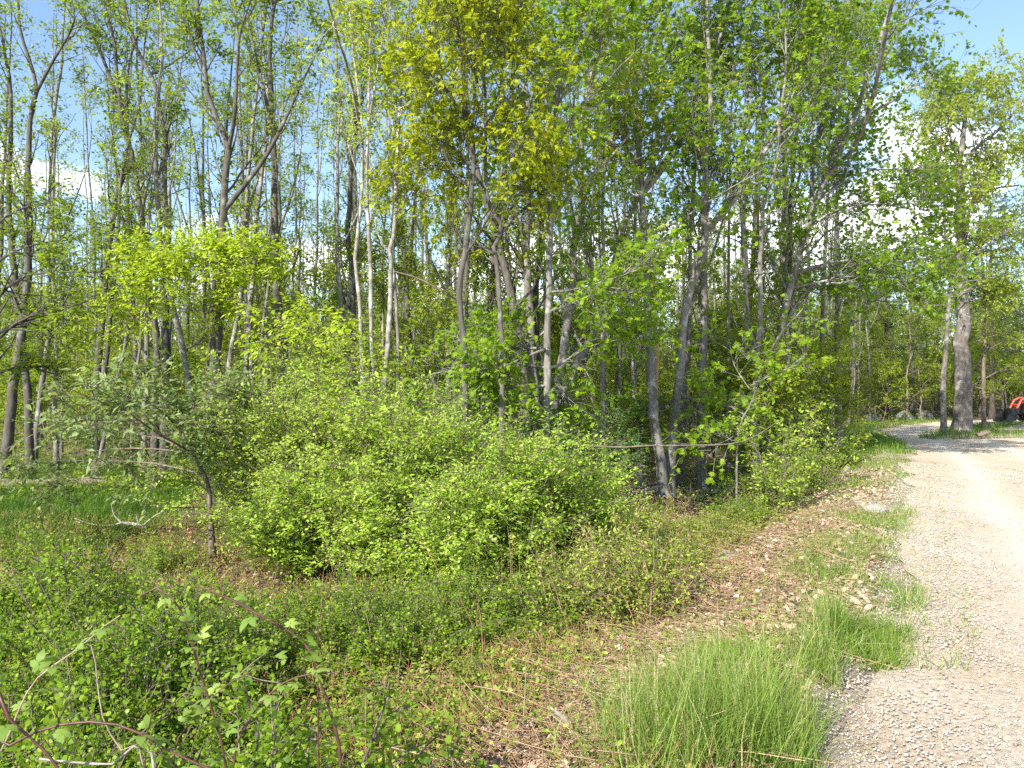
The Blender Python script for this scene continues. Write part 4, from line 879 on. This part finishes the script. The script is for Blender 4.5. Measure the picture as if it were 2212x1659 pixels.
V, F, ti = place(OVAL, pos, flatd(rs, n, .35), upn(rs, n, .55), (.022 + .06 * rs.random(n) ** 1.6) * (1 + .6 * (Y > 26)), np.clip(rs.normal(.60, .25, n), 0, 1))
tag(link('leaf_litter', np_mesh('leaf_litter', V, F, M['litter'], ti), kind='stuff'), 'brown fallen leaves carpeting the bank and the wood floor', 'leaf litter')
# dead stalks lying on the bank
rs = RS(22); n = 11000
X, Y = view_pts(rs, n, 3.2, 12, 560, 1950, 1.3); d = xe(Y) - X; k = (d > .35) & (rs.random(n) < .3 + .7 * np.exp(-((d - 2.2) / 1.4) ** 2)); X, Y = X[k], Y[k]; n = len(X)
a = flatd(rs, n, .14); L = rs.uniform(.12, .55, n)
p0 = np.stack([X, Y, hgt(X, Y) + rs.uniform(.01, .08, n)], 1); p1 = p0 + a * L[:, None]; p1[:, 2] = np.maximum(p1[:, 2], hgt(p1[:, 0], p1[:, 1]) + .01)
mid = (p0 + p1) / 2 + rs.normal(0, .02, (n, 3))
V, F = tubes([(np.stack([p0, mid, p1], 1), np.repeat(rs.uniform(.0014, .0034, n)[:, None], 3, 1))], 3)
tag(link('dead_stalks', np_mesh('dead_stalks', V, F, M['straw'], np.repeat(np.clip(rs.normal(.5, .25, n), 0, 1), 9)), kind='stuff'), 'tangle of dry reddish stalks lying over the bank', 'dead stalks')
# green herb layer
rs = RS(23)
X, Y = view_pts(rs, 26000, 2.8, 13, -60, 1780, 1.3); d = xe(Y) - X
pr = sstep(1.4, 3.0, d) * (.35 + .9 * sstep(.38, .58, fbm(X * 1.2 + 40, Y * 1.2))) + .06 * (d > .3)
pr = pr * (1 - .7 * sstep(3.6, 4.8, d) * (Y < 8))
k = (rs.random(len(X)) < pr) & (d > .2); X, Y = X[k], Y[k]; n = len(X)
hh = rs.uniform(.02, .26, n) * (.5 + 1.0 * fbm(X * .9, Y * .9)); p = np.stack([X, Y, hgt(X, Y) + hh * .3], 1)
dirs = norm(np.stack([rs.normal(0, .6, n), rs.normal(0, .6, n), rs.uniform(.3, 1.2, n)], 1))
V, F, ti = spray_leaves(rs, p, dirs, rs.uniform(.08, .24, n), 6, .034, OVAL, .5, droop=.1)
tw = tubes([(np.stack([p - dirs * .05, p + dirs * .2], 1), np.full((n, 2), .0018))], 3)
hb = thing('herb_layer', 'low green herbs and bramble seedlings covering the slope', 'ground cover', (0, 0, 0)); hb['kind'] = 'stuff'
link('leaves', np_mesh('leaves', V, F, M['leaf_herb'], ti), hb, kind='stuff'); link('stalks', np_mesh('stalks', *tw, M['stem_orange'], None), hb, kind='stuff')
# undergrowth on the wood floor
rs = RS(24)
X, Y = view_pts(rs, 9000, 15, 60, -60, 2000, 1.3); d = xe(Y) - X; k = (d > 1.2) & ((X - tq[0]) ** 2 + (Y - tq[1]) ** 2 > 4) & (rs.random(len(X)) < .2 + .9 * sstep(.42, .6, fbm(X * .4, Y * .4))); X, Y = X[k], Y[k]; n = len(X)
p = np.stack([X, Y, hgt(X, Y) + rs.uniform(.05, .7, n) * rs.random(n)], 1)
V, F, ti = spray_leaves(rs, p, norm(np.stack([rs.normal(0, .7, n), rs.normal(0, .7, n), rs.uniform(.1, .8, n)], 1)), rs.uniform(.2, .55, n), 7, .085, LEAF2, .5)
tag(link('undergrowth', np_mesh('undergrowth', V, F, M['leaf_wood'], ti), kind='stuff'), 'low leafy undergrowth on the wood floor between trunks', 'undergrowth')

def grass(rs, X, Y, h0, h1, w, mat, tint, name, label, lean=.28, base_z=None):
    n = len(X); p = np.stack([X, Y, hgt(X, Y) - .01], 1)
    ax = norm(np.stack([rs.normal(0, lean, n), rs.normal(0, lean, n), np.ones(n)], 1)); nn = flatd(rs, n, .25)
    L = rs.uniform(h0, h1, n)
    V0, F0 = BLADE; Yv = ax; Xv = norm(np.cross(Yv, nn)); Z = np.cross(Xv, Yv)
    bend = rs.uniform(.05, .85, n)
    V = p[:, None] + V0[None, :, 0:1] * w * Xv[:, None] + L[:, None, None] * (V0[None, :, 1:2] * Yv[:, None] + (V0[None, :, 1:2] ** 2) * bend[:, None, None] * Z[:, None])
    V[..., 2] -= (V0[None, :, 1] ** 2) * (bend * L * .25)[:, None]
    F = (F0[None] + (np.arange(n) * 5)[:, None, None]).reshape(-1, 3)
    o = link(name, np_mesh(name, V.reshape(-1, 3), F, M[mat], np.repeat(np.clip(tint + rs.normal(0, .26, n), 0, 1), 5)), kind='stuff')
    return tag(o, label, 'grass')
# verge grass: patchy strip between litter and road
rs = RS(25)
X, Y = view_pts(rs, 190000, 4.6, 26, 1400, 2150, 1.6); d = xe(Y) - X + .25 * (fbm(X * 1.5, Y * 1.5) - .5)
pr = sstep(-.15, .15, d) * (1 - sstep(.7 + .02 * Y, 1.1 + .05 * Y, d)) * (.8 * sstep(.44, .62, fbm(X * 1.6 + 3, Y * 1.6 + 8, 3)) + .06) + .02 * (d > -.5) * (d < 1.8)
k = rs.random(len(X)) < pr; X, Y = X[k], Y[k]
grass(rs, X, Y, .06, .20, .0055, 'grass', .5, 'verge_grass', 'patchy short green grass along the gravel road edge', .4)
# tall grass near the bottom
rs = RS(26); cx = []; cy = []
for u, yy, n, sg in [(1400, 1600, 380, .13), (1480, 1570, 380, .13), (1560, 1640, 520, .12), (1630, 1650, 560, .10), (1690, 1600, 330, .08), (1560, 1510, 160, .12), (1800, 1410, 420, .045), (1760, 1480, 120, .06), (1400, 1690, 380, .14), (1690, 1690, 330, .08), (1650, 1540, 130, .10), (1500, 1700, 420, .12), (1780, 1490, 160, .05), (1330, 1650, 120, .12)]:
    q = P(u, yy, min(1.62 * FPX / (yy - 850), 5)); cx.append(rs.normal(q[0], sg, n)); cy.append(rs.normal(q[1], sg * 1.2, n))
X = np.concatenate(cx); Y = np.concatenate(cy)
grass(rs, X, Y, .12, .60, .0040, 'grass', .55, 'tall_grass', 'tall tufts of bright green grass beside the road bend', .2)
# dark lush grass in the clearing
rs = RS(27); X, Y = view_pts(rs, 60000, 10.2, 25, -90, 420, 1.2)
k = (X < -5.2 - .16 * (Y - 9) + 1.2 * (fbm(X * .6, Y * .6) - .5)) & (rs.random(len(X)) < .35 + .8 * fbm(X * .8, Y * .8)); X, Y = X[k], Y[k]
grass(rs, X, Y, .10, .30, .010, 'grass_dark', .5, 'clearing_grass', 'lush dark green grass of the shaded clearing', .25)
rs = RS(28); X, Y = view_pts(rs, 30000, 21, 46, 1550, 2240, 1.2)
sdv = road_sd(X, Y); k = (sdv < .05) & (sdv > -2.6) & (rs.random(len(X)) < .9 * sstep(.3, .5, fbm(X * .5, Y * .5) + .1)); X, Y = X[k], Y[k]
grass(rs, X, Y, .12, .38, .018, 'grass_dark', .62, 'island_grass', 'green grass on the far verge and the island below the oak', .3)
# tan dry grass patch
rs = RS(29); q = P(330, 1215, 8.6); n = 1600
X = rs.normal(q[0], .5, n); Y = rs.normal(q[1], .55, n)
grass(rs, X, Y, .08, .26, .006, 'straw', .75, 'dry_grass', 'patch of dry tan grass beside the clearing', .5)

# ------------------------------------------------------------------ stones
def stone_mesh(seed, sub=2):
    import bmesh
    rs = RS(seed); bm = bmesh.new(); bmesh.ops.create_icosphere(bm, subdivisions=sub, radius=1)
    off = rs.uniform(0, 50, 3); cuts = norm(rs.normal(0, 1, (7, 3))); cd = rs.uniform(.62, .95, 7)
    for v in bm.verts:
        p = np.array(v.co); 
        for c, dd in zip(cuts, cd):
            s = p @ c
            if s > dd: p = p - c * (s - dd)
        p = p * (1 + .16 * (vnoise(p[0] * 2 + off[0], p[1] * 2 + p[2] * 1.7 + off[1]) - .5)); v.co = p
    me = bpy.data.meshes.new('stone'); bm.to_mesh(me); bm.free(); return me
SM = []
for k in range(5):
    me = stone_mesh(300 + k); me.materials.append(M['stone']); SM.append(me)
def stone(label, u, yy, D, s, seed, group=None, sq=.6, me=None, name='stone'):
    rs = RS(seed); q = P(u, yy, D); z = float(hgt(q[0], q[1]))
    o = link(name, me or SM[seed % 5], None, (q[0], q[1], z + s * sq * .25)); o.scale = (s, s * rs.uniform(.7, 1), s * sq); o.rotation_euler = (rs.normal(0, .15), rs.normal(0, .15), rs.uniform(0, 6.28))
    return tag(o, label, 'stone', group)
stone('rough grey stone sitting in the verge grass at the road edge', 1890, 1110, 10.4, .19, 1)
stone('large pale flat stone at the lower edge of the thicket', 1570, 1180, 9.2, .20, 2, sq=.45)
GS = 'pale stones scattered in the leaf litter'; LS = 'small pale stone lying among dead leaves on the bank'
rs = RS(88)
for k in range(70):
    D = rs.uniform(3.5, 11.5); x = float(xe(D)) - rs.uniform(.25, 2.6); s = rs.uniform(.018, .055) * (1 + .3 * (k % 7 == 0)); u = x / D * FPX + 1106
    stone(LS, u, 1000, D, s, 100 + k, GS)
GR = 'loose stones on the gravel road'; LR_ = 'loose pale stone lying on the gravel of the road'
for k in range(60):
    D = 3.3 + 10 * rs.random() ** 1.6; x = float(xe(D)) + rs.uniform(.15, 3.8) * D / 6; s = rs.uniform(.010, .026); u = x / D * FPX + 1106
    if u > 2250: continue
    stone(LR_, u, 1000, D, s, 200 + k, GR, .6)
# pebbles: one mass
rs = RS(30); n = 30000
Y = 2.9 + 15 * rs.random(n) ** 1.5; X = xe(Y) - .3 + rs.random(n) ** 1.2 * (.66 * Y + .8 - xe(Y) + .6)
k = (road_sd(X, Y) > -.35) & (rs.random(n) < (.25 + 1.1 * sstep(.35, .65, fbm(X * 2.2, Y * .9))) * (1 - .75 * sum(np.exp(-(((X - xe(Y)) * .9 - c) / .28) ** 2) for c in (1.15, 2.65, 4.6)))); X, Y = X[k], Y[k]; n = len(X)
oc = np.array([[1, 0, 0], [-1, 0, 0], [0, 1, 0], [0, -1, 0], [0, 0, .7], [0, 0, -.5]]); of = np.array([[0, 2, 4], [2, 1, 4], [1, 3, 4], [3, 0, 4], [2, 0, 5], [1, 2, 5], [3, 1, 5], [0, 3, 5]])
sz = rs.uniform(.003, .0095, n) * (1 + .06 * Y); pos = np.stack([X, Y, hgt(X, Y) + .018 + sz * .15], 1)
jit = rs.uniform(.6, 1.3, (n, 6, 1)); aa = rs.uniform(0, 6.28, n); c, s = np.cos(aa)[:, None], np.sin(aa)[:, None]
O = oc[None] * jit * sz[:, None, None]; O = np.stack([O[..., 0] * c - O[..., 1] * s, O[..., 0] * s + O[..., 1] * c, O[..., 2]], -1)
M['pebble'] = leaf_mat('pebble', [(0, (.22, .185, .15)), (.5, (.37, .325, .27)), (1, (.56, .52, .45))], 0.0, .9, .2)
tag(link('road_gravel', np_mesh('road_gravel', (pos[:, None] + O).reshape(-1, 3), (of[None] + (np.arange(n) * 6)[:, None, None]).reshape(-1, 3), M['pebble'], np.repeat(np.clip(rs.normal(.5, .28, n), 0, 1), 6)), kind='stuff'), 'loose gravel pebbles strewn over the road surface', 'gravel')
BM = stone_mesh(411, 3); BM.materials.append(M['boulder'])
for lab, u, D, s, sd_ in [('mossy grey boulder with a dark flank beyond the road, lower of the pair', 1955, 47.5, .68, 5), ('mossy grey boulder beyond the road, upper of the pair', 1993, 49.5, .78, 6), ('single low boulder beside the leaning trunk beyond the road', 1885, 47.0, .55, 7)]:
    stone(lab, u, 900, D, s, sd_, 'boulders beyond the road', .62, BM, 'boulder')

# ------------------------------------------------------------------ dead wood
def deadwood(name, label, cat, pts, D, r, mat, subs=(), taper=.35, rest=True, seed=1):
    q = fline(pts, D); rs = RS(seed)
    if rest:
        for v in q: v[2] = max(v[2], float(hgt(v[0], v[1])) + r * .3)
    pl = smooth_line(q, 16); base = pl[0].copy(); parts = [tubes([((pl - base)[None], (r * np.linspace(1, taper, 16) * (1 + .1 * rs.normal(0, 1, 16)))[None])], 7)]
    for sb in subs:
        s_ = smooth_line(fline(sb, D), 7); j = np.argmin(np.linalg.norm(pl - s_[0], axis=1)); s_ = s_ + (pl[j] - s_[0]); parts.append(tubes([((s_ - base)[None], (r * .35 * np.linspace(1, .3, 7))[None])], 5))
    V, F = join(parts); o = link(name, np_mesh(name, V, F, M[mat], None, True), None, tuple(base)); return tag(o, label, cat)
deadwood('dead_branch', 'long bare pale limb lying level across the twin trunks', 'branch', c5((1450, 1210), (1550, 1225), (1800, 1240), (2000, 1228), (2180, 1228)) + [(1600, 955), (1690, 905)], 11.8, .019, 'stem_grey', [c5((1800, 1240), (1700, 1200), (1620, 1190)), c5((2000, 1228), (2080, 1180), (2150, 1100))], .3, False, 3)
deadwood('dead_branch', 'whitish broken branch with thin twigs lying in the clearing grass', 'branch', c7((945, 110), (890, 85), (790, 70)), 12.3, .045, 'dead_wood', [c7((790, 70), (700, 90), (600, 80), (480, 40)), c7((790, 70), (740, 20), (720, -60)), c7((900, 90), (890, 40), (885, 30)), c7((920, 95), (1010, 20), (1100, -20))], .5, True, 4)
deadwood('dead_branch', 'short pale split branch on the ground beside the tall grass', 'branch', c8((1475, 1370), (1420, 1320), (1350, 1265)), 3.75, .018, 'dead_wood', (), .3, True, 5)
deadwood('dead_branch', 'pair of pale broken sticks leaning at the foot of the twin trunks', 'branch', c5((1930, 1530), (2040, 1500), (2150, 1465)), 15.6, .03, 'dead_wood', [c5((1980, 1520), (2060, 1515), (2150, 1480))], .4, False, 6)
deadwood('dead_branch', 'broken pale branch hanging from a trunk high behind the maple leaves', 'branch', c5((340, 100), (480, 140), (600, 200), (750, 285)), 14.8, .018, 'stem_grey', [c5((480, 140), (430, 110), (400, 85))], 1.2, False, 8)
deadwood('fallen_log', 'dark fallen log lying along the back of the grass clearing', 'log', [(-60, 1052), (60, 1046), (180, 1042), (290, 1050)], 18.0, .13, 'log', [[(150, 1043), (185, 1034), (230, 1032)]], .6, True, 9)
deadwood('fallen_log', 'short dark log on the grassy island below the oak', 'log', c6((1905, 1165), (1940, 1152), (1985, 1140)), 27.8, .10, 'log', (), .9, True, 10)
q = P(1425, 800, 15.2)
deadwood('broken_snag', 'splintered orange-brown dead trunk standing beside the twin trunks', 'snag', [(1418, 1000), (1419, 850), (1421, 720)], 16.9, .035, 'snag', [[(1424, 720), (1418, 690), (1414, 670)], [(1424, 715), (1430, 690), (1428, 665)]], .8, False, 11)
o = stone('small blue-grey leaning stone marker in the grass at the road bend', 1563, 1000, 14.5, .14, 12, sq=1.3) if False else stone('small blue-grey upright stone in the grass at the road bend', 1828, 980, 17.6, .10, 12, sq=1.6)
pr = pine('pine_seedling', 'tiny dark green pine seedling at the foot of the speckled trunk', float(P(1492, 1045, 14.6)[0]), 14.6, .62, 44, .012)

# ------------------------------------------------------------------ loader tractor
M['red'] = plain_mat('tractor_red', (.40, .05, .025), .45, 0, .35, 6); M['black'] = plain_mat('black_steel', (.025, .026, .03), .5, .3, .3); M['tyre'] = plain_mat('tyre', (.02, .02, .02), .85, 0, .3); M['rim'] = plain_mat('rim', (.45, .40, .30), .5, 0, .2)
def box(name, mn, mx_, mat, parent, bev=.02, taper=None):
    import bmesh
    bm = bmesh.new(); bmesh.ops.create_cube(bm, size=1)
    mn = np.array(mn, float); mx_ = np.array(mx_, float)
    for v in bm.verts:
        c = np.array(v.co) + .5; v.co = mn + c * (mx_ - mn)
        if taper and c[2] > .5: v.co.x += taper
    bmesh.ops.bevel(bm, geom=bm.edges[:], offset=bev, segments=2, affect='EDGES')
    me = bpy.data.meshes.new(name); bm.to_mesh(me); bm.free(); me.materials.append(M[mat]); return link(name, me, parent)
def bar(name, pts, r, mat, parent, sides=6):
    pl = np.array(pts, float); n = len(pl); return link(name, np_mesh(name, *tubes([(smooth_line(pl, n)[None] if False else pl[None], np.full((1, n), r))], sides), M[mat], None, False), parent)
def lathe(name, prof, c, mat, parent, seg=24):
    a = np.arange(seg) / seg * 2 * np.pi; pr_ = np.array(prof); V = np.stack([np.stack([c[0] + r * np.cos(a), np.full(seg, c[1] + w), c[2] + r * np.sin(a)], 1) for r, w in pr_], 0).reshape(-1, 3)
    k = len(pr_); q = np.array([[i * seg + j, i * seg + (j + 1) % seg, (i + 1) * seg + (j + 1) % seg, (i + 1) * seg + j] for i in range(k - 1) for j in range(seg)])
    return link(name, np_mesh(name, V, q, M[mat], None, True), parent)
tx, ty = 28.9, 44.0
tr = thing('loader_tractor', 'small red tractor with a black front loader bucket beyond the island', 'tractor', (tx, ty, float(hgt(tx, ty)) + .02))
box('hood', (-.75, -.30, .62), (.35, .30, 1.12), 'red', tr, .06); box('chassis', (-.85, -.2, .42), (1.1, .2, .64), 'black', tr)
box('grille', (-.80, -.24, .66), (-.74, .24, 1.04), 'black', tr, .01)
for s in (-1, 1):
    box('fender', (.62, s * .56 - .16, .98), (1.30, s * .56 + .16, 1.06), 'red', tr, .02)
    w1 = lathe('front_wheel', [(.10, -.11), (.27, -.11), (.31, -.06), (.31, .06), (.27, .11), (.10, .11)], (-.5, s * .55, .31), 'tyre', tr); lathe('rim', [(.02, -.10 * s + s * .12), (.17, s * .10), (.19, s * .115)], (-.5, s * .55, .31), 'rim', w1)
    w2 = lathe('rear_wheel', [(.2, -.16), (.50, -.16), (.56, -.09), (.56, .09), (.50, .16), (.2, .16)], (.95, s * .62, .56), 'tyre', tr); lathe('rim', [(.02, s * .12), (.30, s * .15), (.34, s * .17)], (.95, s * .62, .56), 'rim', w2)
    V, F = tubes([(np.array([[[.15, s * .40, 1.25], [-.75, s * .40, 1.32], [-1.0, s * .40, 1.22], [-1.35, s * .40, .50]]]), np.full((1, 4), .075))], 4)
    link('loader_arm', np_mesh('loader_arm', V, F, M['red']), tr)
    box('loader_post', (.05, s * .40 - .06, .55), (.22, s * .40 + .06, 1.32), 'red', tr, .02)
    bar('hydraulic_cylinder', [(-.15, s * .40, .80), (-.85, s * .40, 1.05)], .035, 'black', tr)
bar('cross_tube', [(-1.12, -.40, .95), (-1.12, .40, .95)], .05, 'red', tr)
bar('roll_bar', [(1.0, -.48, .95), (1.02, -.48, 2.1), (1.02, .48, 2.1), (1.0, .48, .95)], .035, 'black', tr)
box('seat', (.62, -.22, .98), (1.0, .22, 1.12), 'black', tr, .05); box('seat_back', (.96, -.22, 1.1), (1.06, .22, 1.5), 'black', tr, .04)
bar('steering_column', [(.38, 0, 1.05), (.52, 0, 1.38)], .03, 'black', tr)
prof = np.array([(-1.30, .75), (-1.38, .70), (-1.42, .10), (-1.60, .04), (-2.02, .03)])
V = []; F = []
for s in (-.72, .72): V += [(x, s, z) for x, z in prof]
V = np.array(V); F = np.array([[i, i + 1, i + 6, i + 5] for i in range(4)]); 
me = np_mesh('bucket', V, F, M['black']); o = link('bucket', me, tr); md = o.modifiers.new('solid', 'SOLIDIFY'); md.thickness = .03
for s in (-.73, .73): link('bucket_side', np_mesh('bucket_side', np.array([(-1.30, s, .75), (-1.42, s, .10), (-1.60, s, .04), (-2.02, s, .03), (-1.75, s, .45)]), np.array([[0, 1, 2], [0, 2, 4], [2, 3, 4]]), M['black']), o)
tr.rotation_euler = (0, 0, math.radians(-8))
print('tris', sum(len(m.polygons) for m in bpy.data.meshes), 'objects', len(bpy.data.objects), flush=True)
